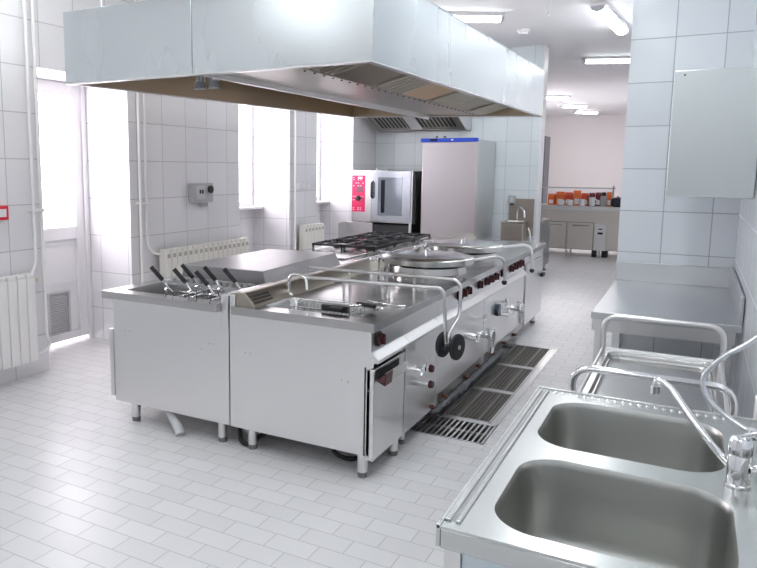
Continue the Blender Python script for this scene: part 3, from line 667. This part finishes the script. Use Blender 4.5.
G().cyl(wc_-ax_*.06, wc_+ax_*.06, .008).build('axle', STEEL, t)
# kettle details
G().tube([(-1.42, 5.02, .985), (-1.30, 5.30, .99), (-1.255, 5.34, .965), (-1.255, 5.37, .80)], .011, .06, 12).build('lid_handle', STEEL, k1)
G().lathe((-1.255, 5.373, .765), [(.012, 0), (.021, .012), (.021, .026), (.008, .038)], n=20).build('handle_ball', BLACKP, k1)
G().tube([(-1.45, 5.98, .985), (-1.30, 6.30, .99), (-1.25, 6.33, .96), (-1.245, 6.36, .77)], .012, .07, 12).build('lid_handle', WHITEP, k2)
G().lathe((-1.245, 6.36, .735), [(.012, 0), (.021, .012), (.021, .026), (.008, .038)], n=20).build('handle_ball', BLACKP, k2)
for yy in (4.70, 4.80, 4.92, 5.22): knob(k1, XF-.034, yy, .775, .028)
for yy in (5.42, 5.56, 5.72, 5.94, 6.25, 6.42, 6.56, 6.68): knob(k2, XF-.034, yy, .772, .028)
cross_valve(k1, 5.18, .52); valve_tap(k1, 5.30, .36, s=1.1); cross_valve(k1, 4.98, .41)
G().tube([(XP, 4.78, .47), (XP+.04, 4.84, .44), (XP+.04, 5.02, .40), (XP, 5.14, .40)], .013, .04).tube([(XP+.03, 4.9, .42), (XP+.03, 5.24, .385)], .012).tube([(XP, 5.08, .40), (XP+.05, 5.08, .40)], .022).build('pipe_fitting', CHROME, k1)
cross_valve(k2, 5.85, .54); cross_valve(k2, 5.95, .43); valve_tap(k2, 6.32, .40, s=1.1)
G().cyl((XP, 5.72, .49), (XP+.03, 5.72, .49), .050, n=24).build('gas_port', mat('dark_blue_metal', (.06, .08, .11), .35, .7), k2)
G().tube([(XP+.02, 5.76, .45), (XP+.06, 5.90, .42), (XP+.06, 6.1, .39), (XP, 6.2, .39)], .015, .05).build('pipe_fitting', CHROME, k2)
for kt in (k1, k2):
    ya_, yb_ = (4.24, 5.30) if kt is k1 else (5.39, 6.74)
    G().box(XP, XP+.0015, ya_, yb_, .125, .185).build('kick_strip', mat('kick_strip', (.35, .34, .34), .3, 1), kt)
for kt, ys in ((k1, (4.36, 5.1)), (k2, (5.4, 6.6))):
    legs(kt, [(-2.2, ys[0]), (-2.2, ys[1]), (-1.545, ys[0]), (-1.545, ys[1])])
for kt, ys in ((bp, (4.10,)), (k1, (4.36, 4.85, 5.18)), (k2, (5.6, 6.0, 6.35))):
    for yy in ys: G().lathe((XP+.0015, yy, .145), [(.012, 0), (.018, .02), (.012, .034)], axis=(1, 0, 0), n=10).build('stopcock', mat('brown_plastic', (.12, .045, .03), .4), kt)
# end unit, front flush with the worktop edge
en = thing('end_cabinet', (-1.85, 7.25, 0), 'stainless cabinet with full height front at the far right end of the cooking line', 'cabinet')
G().box(-2.31, XF-.045, 6.80, 7.74, .14, .823).build('body', STEEL, en, bevel=.003)
G().box(XF-.045, XF-.02, 6.90, 7.73, .12, .735).build('door', STEEL, en, bevel=.004)
G().box(XF-.045, XF-.022, 6.80, 7.73, .745, .82).build('control_fascia', STEEL, en, bevel=.002)
G().box(-2.50, XF, 6.783, 7.76, .825, ZT_).build('worktop', STEELH, en, bevel=.004)
G().box(XF-.02, XF+.015, 7.60, 7.70, .52, .56).build('door_handle', BLACKP, en, bevel=.004)
ledge(en, 6.783, 7.76)
legs(en, [(-1.50, 6.95), (-1.46, 7.62), (-2.2, 6.95), (-2.2, 7.62)])
# pipes and hoses under the line
t = thing('gas_hose', (-2.2, 3.4, 0), 'black hose looping under the joint between the two front units', 'hose')
G().tube([(-2.40, 3.50, .13), (-2.34, 3.33, .11), (-2.28, 3.26, .03), (-2.23, 3.26, .015), (-2.17, 3.32, .07), (-2.05, 3.5, .13)], .014, .06).build('hose', RUBBER, t)
G().tube([(-2.34, 3.45, .13), (-2.29, 3.33, .09), (-2.23, 3.33, .05), (-2.18, 3.42, .12)], .024, .06).build('metal_hose', PIPEG, t)
t = thing('gas_hose', (-1.7, 3.4, 0), 'black hose hanging in a loop under the front right corner of the line', 'hose')
G().tube([(-1.85, 3.6, .13), (-1.78, 3.42, .08), (-1.68, 3.36, .025), (-1.58, 3.38, .02), (-1.50, 3.5, .06), (-1.45, 3.7, .13)], .012, .08).build('hose', RUBBER, t)
t = thing('supply_pipe', (-1.9, 5.0, 0), 'dark supply pipe running low under the right side of the cooking line', 'pipe')
G().tube([(-1.62, 3.9, .055), (-1.62, 6.7, .055)], .018).build('pipe', GREYP, t)

# ---- floor drain grates
def grate(y0, y1, label, bars, bigslat=False):
    t = thing('drain_grate', (-1.26, (y0+y1)/2, 0), label, 'drain grate', 'steel grates along the cooking line')
    x0, x1 = (-1.495, -1.025) if bigslat else (-1.40, -1.075)
    g = G().box(x0, x1, y0, y0+.012, -.03, .003).box(x0, x1, y1-.012, y1, -.03, .003).box(x0, x0+.012, y0, y1, -.03, .003).box(x1-.012, x1, y0, y1, -.03, .003)
    g.build('frame', STEEL, t)
    g = G()
    if bigslat:
        n = 14
        for k in range(1, n): xx = x0+(x1-x0)*k/n; g.box(xx-.006, xx+.006, y0+.012, y1-.012, -.028, .002)
        g.box(x0, x1, (y0+y1)/2-.006, (y0+y1)/2+.006, -.02, .0)
    else:
        n = 26
        for k in range(1, n): yy = y0+(y1-y0)*k/n; g.box(x0+.012, x1-.012, yy-.002, yy+.002, -.03, .001)
        for k in range(1, 12): xx = x0+(x1-x0)*k/12; g.box(xx-.002, xx+.002, y0+.012, y1-.012, -.03, .001)
        for xx in (x0+.10, x1-.09): g.box(xx-.005, xx+.005, y0+.012, y1-.012, -.03, .0025)
    g.build('bars', STEEL if bigslat else MESHD, t)
    return t
grate(4.002, 4.345, 'slotted steel drain grate, nearest of the row along the cooking line', 1, True)
grate(4.385, 5.055, 'fine mesh drain grate, first behind the slotted grate', 1)
grate(5.095, 5.80, 'fine mesh drain grate, third in the row from the near end', 1)
grate(5.84, 6.575, 'fine mesh drain grate, farthest from the camera', 1)
t = thing('drain_channel', (-1.26, 5.4, -.08), 'steel frame of the floor drain around the mesh grates', 'drain channel')
G().box(-1.499, -1.40, 4.35, 6.598, -.05, -.03).box(-1.499, -1.49, 4.35, 6.598, -.03, .001).box(-1.41, -1.401, 4.35, 6.598, -.03, .001).build('side_gutter', mat('wet_steel', (.34, .35, .36), .25, 1), t)
G().box(-1.499, -1.03, 4.346, 4.384, -.05, .001).box(-1.40, -1.03, 5.056, 5.094, -.05, .001).box(-1.40, -1.03, 5.801, 5.839, -.05, .001).box(-1.40, -1.03, 6.576, 6.598, -.05, .001).box(-1.073, -1.022, 4.384, 6.598, -.05, .0005).build('frame', STEEL, t)

# ================================================================= OVEN, FRIDGE, HAND BASIN on the back wall
ov = thing('combi_oven', (-4.0, 9.8, .85), 'steel combi oven with a red control panel and glass door on a stand', 'oven')
ox0, ox1, oy, oz0, oz1 = -4.53, -3.53, 9.42, .87, 1.635
G().box(ox0, ox1-.02, oy, 10.28, oz0, oz1).build('body', STEEL, ov, bevel=.006)
G().box(ox1-.02, ox1-.0, oy+.04, 10.28, oz0, oz1-.01).build('side_panel', mat('dark_vent_side', (.06, .06, .06), .5), ov)
cp = G().box(ox0+.01, -4.20, oy-.018, oy-.001, oz0+.01, oz1-.005).build('control_column', STEEL, ov, bevel=.003)
pn = G().box(-4.515, -4.30, oy-.023, oy-.0185, 1.02, 1.56).build('control_panel', REDP, cp)
wh = mat('panel_white_print', (.9, .75, .78), .5)
g = G()
for z in (1.52, 1.49, 1.44, 1.40, 1.24, 1.19, 1.07, 1.045):
    for j in range(5):
        if (j*7+int(z*100)) % 3: g.box(-4.495+j*.038, -4.475+j*.038, oy-.0245, oy-.0232, z, z+.012)
g.box(-4.42, -4.34, oy-.0245, oy-.0232, 1.51, 1.54)
g.build('printed_symbols', wh, pn)
G().box(-4.44, -4.33, oy-.025, oy-.0232, 1.31, 1.40).build('display', mat('oven_display', (.35, .1, .16), .2), pn)
G().lathe((-4.405, oy-.023, 1.22), [(.042, 0), (.036, .03), (.03, .035)], axis=(0, -1, 0), n=24).build('dial', BLACKP, pn)
do = G().box(-4.19, -3.575, oy-.045, oy-.002, oz0+.015, oz1-.005).build('door', mat('oven_door_steel', (.62, .66, .71), .25, 1.0), ov, bevel=.006)
G().box(-4.08, -3.70, oy-.049, oy-.0452, oz0+.11, oz1-.10).build('door_glass', mat('oven_glass', (.30, .33, .37), .08, .6), do)
G().box(-4.03, -3.97, oy-.0505, oy-.0492, oz0+.15, oz1-.14).build('glass_stripe', DISPLAY, do)
G().tube([(-4.165, oy-.046, 1.47), (-4.165, oy-.085, 1.45), (-4.165, oy-.085, 1.25), (-4.165, oy-.046, 1.235)], .017, .02).build('door_handle', BLACKP, do)
G().box(ox1-.043, ox1-.018, oy-.03, oy-.001, oz0, oz1).build('hinge_strip', STEEL, ov)
G().cyl((-4.13, oy+.05, oz1), (-4.13, oy+.05, oz1+.035), .022).cyl((-3.98, oy+.1, oz1), (-3.98, oy+.1, oz1+.02), .02).build('vent_stub', GREYP, ov)
st = G().box(ox0+.05, ox0+.09, oy+.03, oy+.07, 0, .87).box(ox1-.09, ox1-.05, oy+.03, oy+.07, 0, .87).box(ox0+.05, ox0+.09, 10.2, 10.24, 0, .87).box(ox1-.09, ox1-.05, 10.2, 10.24, 0, .87)
st.build('stand_legs', STEEL, ov)
G().box(ox0+.09, ox1-.09, oy+.05, 10.22, .3, .84).build('tray_rack', mat('rack_dark', (.08, .08, .085), .5, .4), ov)

fx0, fx1, fy, fz = -3.425, -2.62, 9.34, 2.065
fd = thing('refrigerator', (-3.1, 9.9, 0), 'tall stainless refrigerator with a blue strip along the top of its door', 'refrigerator')
G().box(fx0+.02, fx1, fy+.06, 10.30, .12, fz).build('body', SATIN, fd, bevel=.004)
G().box(fx0+.012, fx0+.02, fy+.05, fy+.3, .12, fz-.005).build('dark_gap_strip', DARK, fd)  # dark strip painted in for the shade of the gap on the left
dr_ = G().box(fx0+.03, fx1-.002, fy, fy+.055, .16, 2.03).build('door', mat('fridge_door_steel', (.60, .565, .575), .34, 1.0, rvar=.04, bscale=6), fd, bevel=.006)
tp = G().box(fx0, fx1, fy-.01, fy+.055, 2.032, fz+.018).build('top_strip', BLUE, fd, bevel=.003)
G().box(fx0+.14, fx0+.24, fy-.012, fy-.0102, 2.048, 2.075).build('display', DISPLAY, tp)
G().box(fx0+.44, fx0+.47, fy-.012, fy-.0102, 2.05, 2.07).build('printed_mark', WHITEP, tp)
legs(fd, [(fx0+.08, fy+.1), (fx1-.08, fy+.1), (fx0+.08, 10.2), (fx1-.08, 10.2)], h=.12)
for i, xx in enumerate((-3.35, -3.23)):
    t = thing('fridge_valve_cap', (xx, 9.8, fz), ['small dark cap on top of the refrigerator, the left one', 'small dark cap on top of the refrigerator, the right one'][i], 'cap')
    G().lathe((xx, 9.8, fz+.001), [(.035, 0), (.035, .04), (.02, .05)], n=16).build('cap', GREYP, t)
    G().lathe((xx, 9.8, fz+.051), [(.018, 0), (.012, .02)], n=12).build('knob', BLACKP, t)

hb = thing('hand_basin', (-2.25, 10.1, .9), 'small steel hand wash basin with high splashback on the back wall', 'hand basin')
G().box(-2.39, -2.03, YB-.03, YB-.002, .70, 1.24).build('splashback', BEIGEST, hb, bevel=.004)
G().box(-2.42, -2.10, 9.98, YB-.031, .64, .905).build('basin_box', BEIGEST, hb, bevel=.02, seg=4)
G().plate([(-2.43, 9.97), (-2.09, 9.97), (-2.09, YB-.031), (-2.43, YB-.031)], [rrect(-2.40, -2.12, 10.01, 10.27, .06)], .906, .918).build('basin_rim', STEELH, hb)
G().bowl(-2.40, -2.12, 10.01, 10.27, .06, .916, .012, taper=.004, rb=.008).build('bowl', STEELH, hb)
G().tube([(-2.26, 10.29, .91), (-2.26, 10.29, 1.06), (-2.22, 10.24, 1.13), (-2.13, 10.14, 1.08), (-2.12, 10.13, .98)], .014, .06).build('faucet', CHROME, hb)
G().tube([(-2.10, 10.29, .82), (-2.06, 10.22, .78), (-2.04, 10.22, .65), (-2.04, 10.28, .5)], .012, .06).build('hose', WHITEP, hb)
sd = thing('soap_dispenser', (-2.36, 10.25, 1.16), 'grey soap dispenser fixed on the splashback of the hand basin', 'soap dispenser')
G().box(-2.385, -2.295, 10.235, YB-.031, 1.17, 1.285).build('housing', GREYP, sd, bevel=.01)
G().box(-2.365, -2.315, 10.225, 10.234, 1.19, 1.26).build('window', mat('pale_plastic', (.6, .65, .7), .3), sd)
G().box(-2.365, -2.315, 10.25, 10.29, 1.145, 1.169).build('push_lever', BLACKP, sd, bevel=.003)

# low table beside the oven
tb = thing('side_table', (-4.40, 8.9, 0), 'low steel side table with raised edge between window and oven', 'table')
G().box(-4.50, -4.08, 8.62, 9.20, .60, .63).build('tabletop', STEELH, tb, bevel=.003)
G().box(-4.50, -4.08, 9.185, 9.20, .63, .88).box(-4.50, -4.485, 8.90, 9.185, .63, .88).build('upstand', STEEL, tb, bevel=.002)
for x, y in ((-4.47, 8.66), (-4.11, 8.66), (-4.47, 9.16), (-4.11, 9.16)): G().box(x-.02, x+.02, y-.02, y+.02, 0, .60).build('leg', STEEL, tb)

# ================================================================= FAR ROOM
cb = thing('counter_cabinet', (-2.3, 12.4, 0), 'grey steel cabinet end beyond the back wall corner', 'cabinet')
G().box(-2.6, -2.07, 10.75, 11.90, .12, .835).build('body', mat('grey_steel', (.38, .39, .41), .4, .9), cb, bevel=.003)
G().box(-2.62, -2.05, 10.72, 11.93, .836, .875).build('worktop', STEELH, cb, bevel=.003)
legs(cb, [(-2.12, 10.8), (-2.12, 11.85), (-2.55, 10.8), (-2.55, 11.85)], h=.12)
sc = thing('serving_counter', (-1.7, 14.5, 0), 'long steel serving counter with two doors in the far room', 'counter')
G().box(-3.0, -.62, 14.12, 14.9, .14, .84).build('body', mat('counter_steel', (.66, .62, .57), .38, 1.0), sc, bevel=.004)
G().box(-3.02, -.60, 14.03, 14.93, .90, .975).build('worktop', mat('pale_worktop', (.72, .70, .68), .3, .8), sc, bevel=.006)
G().box(-3.0, -.62, 14.10, 14.9, .84, .90).build('apron', mat('counter_steel', (.66, .62, .57), .38, 1.0), sc)
for a, b in ((-2.56, -2.15), (-2.12, -1.66)):
    d2 = G().box(a, b, 14.09, 14.118, .15, .66).build('door', mat('counter_steel', (.66, .62, .57), .38, 1.0), sc, bevel=.004)
    G().box(a+.08, b-.08, 14.065, 14.089, .595, .62).build('door_handle', STEELH, d2, bevel=.004)
    G().box(a-.006, b+.006, 14.113, 14.1195, .142, .668).build('shadow_gap', DARK, d2)
pnl = G().box(-1.64, -1.43, 14.095, 14.118, .14, .64).build('control_panel', STEEL, sc, bevel=.003)
G().box(-1.57, -1.50, 14.088, 14.094, .54, .56).box(-1.58, -1.49, 14.088, 14.094, .45, .49).build('switch', BLACKP, pnl)
d3 = G().box(-1.41, -.70, 14.09, 14.118, .15, .64).build('door', mat('counter_steel', (.66, .62, .57), .38, 1.0), sc, bevel=.004)
G().box(-1.5, -1.40, 14.20, 14.35, .0, .14).box(-1.68, -1.60, 14.2, 14.35, .0, .14).build('compressor_box', DARK, sc)
for x in (-2.9, -2.15, -1.55, -.75):
    for y in (14.2, 14.8): G().cyl((x, y, 0), (x, y, .14), .022).build('leg', STEEL, sc)
gd = thing('sneeze_guard', (-2.0, 14.3, .976), 'low glass guard with steel posts on the serving counter', 'glass guard')
G().box(-2.75, -1.38, 14.60, 14.608, 1.0, 1.30).build('glass_pane', GLASS, gd, smooth=False)
G().box(-2.77, -1.36, 14.59, 14.618, 1.30, 1.325).build('top_rail', mat('clear_rail', (.75, .78, .8), .2, .5), gd)
for x in (-2.76, -1.40): G().cyl((x, 14.60, .976), (x, 14.60, 1.36), .016).build('post', GREYP, gd)
def carton(x, y, w_, d_, h_, m, lab, tilt=0):
    t = thing('drink_carton', (x, y, .976), lab, 'carton', 'cartons on the far serving counter')
    G().box(x-w_/2, x+w_/2, y-d_/2, y+d_/2, .976, .976+h_*.82).build('box', m, t, bevel=.004)
    G().hexa([(x-w_/2, y-d_/2, .977+h_*.82), (x+w_/2, y-d_/2, .977+h_*.82), (x+w_/2, y+d_/2, .977+h_*.82), (x-w_/2, y+d_/2, .977+h_*.82)],
             [(x-w_/2, y-.01, .976+h_), (x+w_/2, y-.01, .976+h_), (x+w_/2, y+.01, .976+h_), (x-w_/2, y+.01, .976+h_)]).build('gable_top', m, t)
    G().box(x-w_*.3, x+w_*.3, y-d_/2-.002, y-d_/2-.0003, 1.0, .976+h_*.45).build('label_patch', mat('white_card', (.85, .83, .82), .5), t)
    t.rotation_euler = (0, 0, tilt)
import itertools
MARO = mat('maroon_card', (.2, .03, .04), .5)
cs = [(-2.50, .13, .22, ORANGE, 'red-orange carton at the left end of the far serving counter'), (-2.34, .16, .26, ORANGE, 'wide orange carton standing second from left on the far counter'), (-2.18, .13, .25, ORANGE2, 'red-orange carton third from left on the far counter'),
      (-2.03, .14, .29, ORANGE, 'tallest orange carton, in the middle of the far counter'), (-1.885, .12, .24, ORANGE2, 'dark orange carton right of the tallest one'), (-1.755, .11, .25, MARO, 'dark maroon carton on the far counter'),
      (-1.63, .11, .26, MARO, 'second maroon carton, left of the grey flask'), (-1.45, .09, .27, ORANGE, 'orange carton next to the right post of the glass guard')]
for i, (x, w_, h_, m, lab) in enumerate(cs): carton(x, 14.42, w_, .12, h_, m, lab, .12 if i % 2 else -.08)
wc = mat('white_ceramic', (.85, .85, .86), .2)
for i, (x, h_, lab) in enumerate(((-2.28, .10, 'white cup before the orange cartons, leftmost on the far counter'), (-2.12, .11, 'white cup on the far counter, second from left'), (-1.90, .13, 'white cup on the far counter, before the tall carton'), (-1.72, .17, 'tall white jug on the far counter before the dark carton'))):
    t = thing('white_cup', (x, 14.2, .976), lab, 'cup', 'white cups on the far counter')
    G().lathe((x, 14.2, .976), [(.035, 0), (.05, .01), (.055, h_), (.048, h_), (.04, .02)], n=20).build('cup_body', wc, t)
    G().tube([(x+.052, 14.2, .976+h_*.8), (x+.085, 14.2, .976+h_*.75), (x+.085, 14.2, .976+h_*.35), (x+.05, 14.2, .976+h_*.3)], .008, .02, 8).build('cup_handle', wc, t)
t = thing('coffee_grinder', (-1.53, 14.28, .976), 'black and grey flask between the white jug and the right-hand carton', 'flask')
G().lathe((-1.53, 14.28, .976), [(.055, 0), (.06, .02), (.06, .17), (.045, .2)], n=20).build('flask_body', GREYP, t)
G().lathe((-1.53, 14.28, 1.177), [(.045, 0), (.04, .06), (.02, .07)], n=20).build('flask_cap', BLACKP, t)
t = thing('cooking_pot', (-1.29, 14.3, .976), 'dark round pot at the right end of the far serving counter', 'pot')
G().lathe((-1.285, 14.3, .976), [(.09, 0), (.11, .02), (.115, .15), (.10, .15), (.09, .02)], n=24).build('pot_body', mat('dark_pot', (.05, .055, .07), .3, .6), t)
G().lathe((-1.285, 14.3, 1.127), [(.117, 0), (.10, .02), (.02, .03), (.02, .045)], n=24).build('pot_lid', mat('dark_pot2', (.09, .095, .11), .3, .6), t)
tc = thing('tall_cabinet', (-3.0, 15.3, 0), 'tall grey cupboard seen edge-on behind the left end of the serving counter', 'cabinet')
G().box(-3.35, -2.80, 15.05, 15.6, .08, 2.36).build('body', FCAB, tc, bevel=.004)
G().box(-3.34, -2.81, 15.03, 15.049, .10, 2.34).build('door', FCAB, tc, bevel=.003)
G().box(-3.32, -2.83, 15.08, 15.57, 0, .08).build('plinth', DARK, tc)

# ================================================================= RIGHT SIDE: cabinet, table, trolley, sink
wcb = thing('wall_cabinet', (.06, 4.6, 1.515), 'pale steel wall cabinet hanging on the right wall', 'wall cabinet')
G().box(-.120, XR-.002, 4.12, 5.10, 1.515, 2.165).build('body', SATIN, wcb, bevel=.004)
G().box(-.137, XR-.004, 4.10, 4.118, 1.517, 2.163).build('end_panel', mat('cabinet_end_steel', (.60, .63, .63), .33, 1.0, rvar=.03, bscale=1.5), wcb, bevel=.003)
G().cyl((-.09, 4.098, 2.14), (-.09, 4.1, 2.14), .005, n=10).build('screw', DARK, wcb)
for ya in (4.13, 4.62): 
    d_ = G().box(-.136, -.121, ya, ya+.47, 1.52, 2.16).build('door', SATIN, wcb, bevel=.003)
    G().box(-.150, -.137, ya+.2, ya+.3, 1.55, 1.565).build('handle', CHROME, d_)

wt = thing('work_table', (-.1, 4.75, 0), 'stainless work table with upstands against the tiled pier', 'work table')
G().box(-.465, XR-.005, 4.08, 5.395, .83, .87).build('tabletop', mat('table_steel', (.62, .625, .64), .30, 1, rvar=.01, bscale=3), wt, bevel=.004)
G().box(-.465, XR-.02, 5.378, 5.395, .87, 1.006).box(XR-.022, XR-.005, 4.08, 5.378, .87, 1.02).build('upstand', mat('table_steel', (.5,.5,.5)), wt, bevel=.003)
G().box(-.446, XR-.03, 4.095, 4.109, .76, .829).box(-.46, -.446, 4.095, 5.36, .76, .829).build('apron', STEEL, wt)
for (x, y) in ((-.425, 4.13), (XR-.06, 4.13), (-.425, 5.34), (XR-.06, 5.34)):
    l = G().box(x-.02, x+.02, y-.02, y+.02, .03, .829).build('leg', STEEL, wt, bevel=.002)
    G().cyl((x, y, 0), (x, y, .03), .018).build('foot', BLACKP, l)
G().box(-.43, XR-.04, 4.13, 5.36, .20, .23).build('undershelf', STEEL, wt, bevel=.003)

tr = thing('serving_trolley', (-.1, 3.1, 0), 'stainless serving trolley with two hoop handles between sink and work table', 'trolley')
for yy, zt in ((2.63, .935), (3.62, .945)):
    G().tube([(-.35, yy, .10), (-.35, yy, zt), (.16, yy, zt), (.16, yy, .10)], .0125, .07, 14).build('hoop_frame', CHROME if yy < 3 else STEEL, tr)
    for xx in (-.35, .16):
        cs_ = G().box(xx-.016, xx+.016, yy-.02, yy+.02, .085, .115).build('caster_fork', STEEL, tr)
        G().lathe((xx-.014, yy, .045), [(.03, 0), (.045, .004), (.045, .024), (.03, .028)], axis=(1, 0, 0), n=24).build('caster_wheel', RUBBER, cs_)
for nm, zz in (('top_shelf', .775), ('bottom_shelf', .30)):
    g = G()
    o_ = rrect(-.345, .155, 2.66, 3.59, .03); g.plate(o_, [rrect(-.315, .125, 2.69, 3.56, .05)], zz, zz+.012)
    g.bowl(-.315, .125, 2.69, 3.56, .05, zz+.012, .032, taper=.012, rb=.012)
    sh = g.build(nm, STEELH, tr)
    G().tube([(x, y, zz+.012) for x, y in rrect(-.345, .155, 2.66, 3.59, .03, 5)], .008, 0, 8, closed=True).build('rolled_edge', STEEL, sh)

sk = thing('double_sink', (-.1, 1.95, 0), 'stainless double bowl sink unit in the right foreground', 'sink')
zs = .87
sx0, sx1, sy0, sy1 = -.452, XR-.005, 1.395, 2.52
nb = (-.362, .128, 1.452, 1.895); fb = (-.368, .122, 1.985, 2.425)
G().plate([(sx0, sy0), (sx1, sy0), (sx1, sy1), (sx0, sy1)], [rrect(*nb, .11, 12), rrect(*fb, .11, 12)], zs-.006, zs).build('sink_top', SINKST, sk, normals=True)
for q in (nb, fb):
    b = G().bowl(*q, .11, zs-.0005, .25, taper=.018, n=12, rb=.06).build('bowl', mat('bowl_steel', (.50, .50, .48), .34, 1.0, rvar=.04, bscale=30), sk)
    cx, cy = (q[0]+q[1])/2, (q[2]+q[3])/2
    G().lathe((cx, cy, zs-.2500), [(.055, 0), (.055, .003), (.045, .004), (.040, .0015)], n=28).build('drain', CHROME, b)
G().box(sx0, sx0+.010, sy0, sy1, zs-.05, zs+.004).box(sx0+.010, sx0+.024, sy0+.03, sy1-.03, zs, zs+.006).box(sx0, sx1, sy1-.008, sy1, zs-.05, zs+.006).build('raised_edge', SINKST, sk, bevel=.002)
G().box(sx0+.034, sx0+.046, sy0+.03, sy1-.03, zs-.0005, zs+.006).build('raised_edge', SINKST, sk, bevel=.003)
G().box(sx0+.0235, sx0+.0345, sy0+.035, sy1-.035, zs-.0005, zs+.0008).build('drip_groove', mat('groove_steel', (.42, .41, .42), .4, 1), sk)
G().box(sx0+.0105, sx1, sy0-.001, sy0+.01, zs-.052, zs-.0065).build('front_edge', SINKST, sk, bevel=.003)
G().box(sx0, sx1, sy1-.04, sy1-.008, zs-.04, zs-.006).build('rear_edge', SINKST, sk)
g = G()
for k in range(24): g.lathe((-.41+k*.0245, 2.487, zs-.0005), [(.0075, 0), (.006, .004), (.002, .005)], n=10)
g.build('reflection_dimples', CHROME, sk)  # bumps stand in for the scalloped reflection of the splashback
G().box(XR-.022, XR-.005, sy0, sy1, zs, zs+.10).build('upstand', SINKST, sk, bevel=.003)
G().box(-.40, XR-.03, sy0+.03, sy0+.045, .10, zs-.052).build('front_panel', mat('blue_grey_panel', (.62, .68, .72), .4, .9), sk)
G().box(-.44, -.425, sy0+.06, sy1-.06, .45, zs-.052).build('side_panel', STEEL, sk)
for (x, y) in ((-.42, sy0+.04), (XR-.05, sy0+.04), (-.42, sy1-.05), (XR-.05, sy1-.05)):
    l = G().box(x-.019, x+.019, y-.019, y+.019, .03, zs-.052).build('leg', STEEL, sk, bevel=.002)
    G().cyl((x, y, 0), (x, y, .03), .018).build('foot', BLACKP, l)

fc = thing('mixer_faucet', (.135, 1.957, zs), 'chrome mixer faucet with a long arched spout on the sink', 'faucet')
fx, fyy = .142, 1.957
G().lathe((fx, fyy, zs+.0005), [(.030, 0), (.030, .006), (.0265, .009), (.0265, .078), (.025, .080), (.025, .083), (.0275, .085), (.0275, .112), (.022, .124), (.01, .129)], n=36).build('body', CHROME, fc)
G().tube([(fx, fyy, zs+.03), (fx-.055, fyy+.03, zs+.075), (.03, 2.04, 1.00), (-.02, 2.09, 1.055), (-.058, 2.11, 1.075), (-.062, 2.115, 1.045)], .0095, .03, 16).build('spout', CHROME, fc)
G().cyl((-.062, 2.115, 1.03), (-.0615, 2.1145, 1.052), .0135, n=18).build('aerator', CHROME, fc)
lv = G().tube([(fx, fyy, zs+.125), (fx+.03, fyy-.01, zs+.145), (fx+.075, fyy-.02, zs+.165)], .007, .02, 12)
lv.build('lever', CHROME, fc)
G().cyl((fx+.026, fyy-.01, zs+.05), (fx+.055, fyy-.015, zs+.06), .010, n=14).build('side_stub', CHROME, fc)
G().lathe((fx-.005, fyy-.029, zs+.035), [(.011, 0), (.009, .004)], axis=(0, -1, 0), n=16).build('badge', GREYP, fc)
hs = thing('spray_hose', (.14, 2.1, 1.0), 'pale curved shower hose rising from the faucet to the right wall', 'hose')
G().tube([(.165, 1.99, 1.0), (.12, 2.02, 1.015), (.065, 2.05, 1.05), (.045, 2.06, 1.105), (.085, 2.06, 1.165), (.15, 2.06, 1.215), (.22, 2.06, 1.29), (.245, 2.06, 1.34)], .0068, .05, 14).build('hose', mat('pale_metal_hose', (.66, .67, .70), .22, .9), hs)
G().lathe((.165, 1.99, .985), [(.014, 0), (.014, .025)], n=16).build('collar', CHROME, hs)
G().box(.243, XR-.001, 2.03, 2.09, 1.31, 1.37).build('wall_bracket', CHROME, hs, bevel=.004)
wv = thing('wall_valve', (.23, 2.35, .95), 'dark round valve knob on the right wall above the sink', 'valve')
G().lathe((XR-.003, 2.33, .985), [(.012, 0), (.012, .03), (.022, .031), (.020, .05)], axis=(-1, 0, 0), n=20).build('valve_knob', BLACKP, wv)
tkb = thing('wall_duct', (.24, 2.75, 0), 'white plastic pipe cover on the right wall behind the sink', 'pipe cover')
G().box(XR-.045, XR-.001, 2.56, 2.61, 0, .93).build('cover', WHITEP, tkb, bevel=.005)

# tidy helper property
for o in bpy.data.objects:
    if '_loc' in o: del o['_loc']
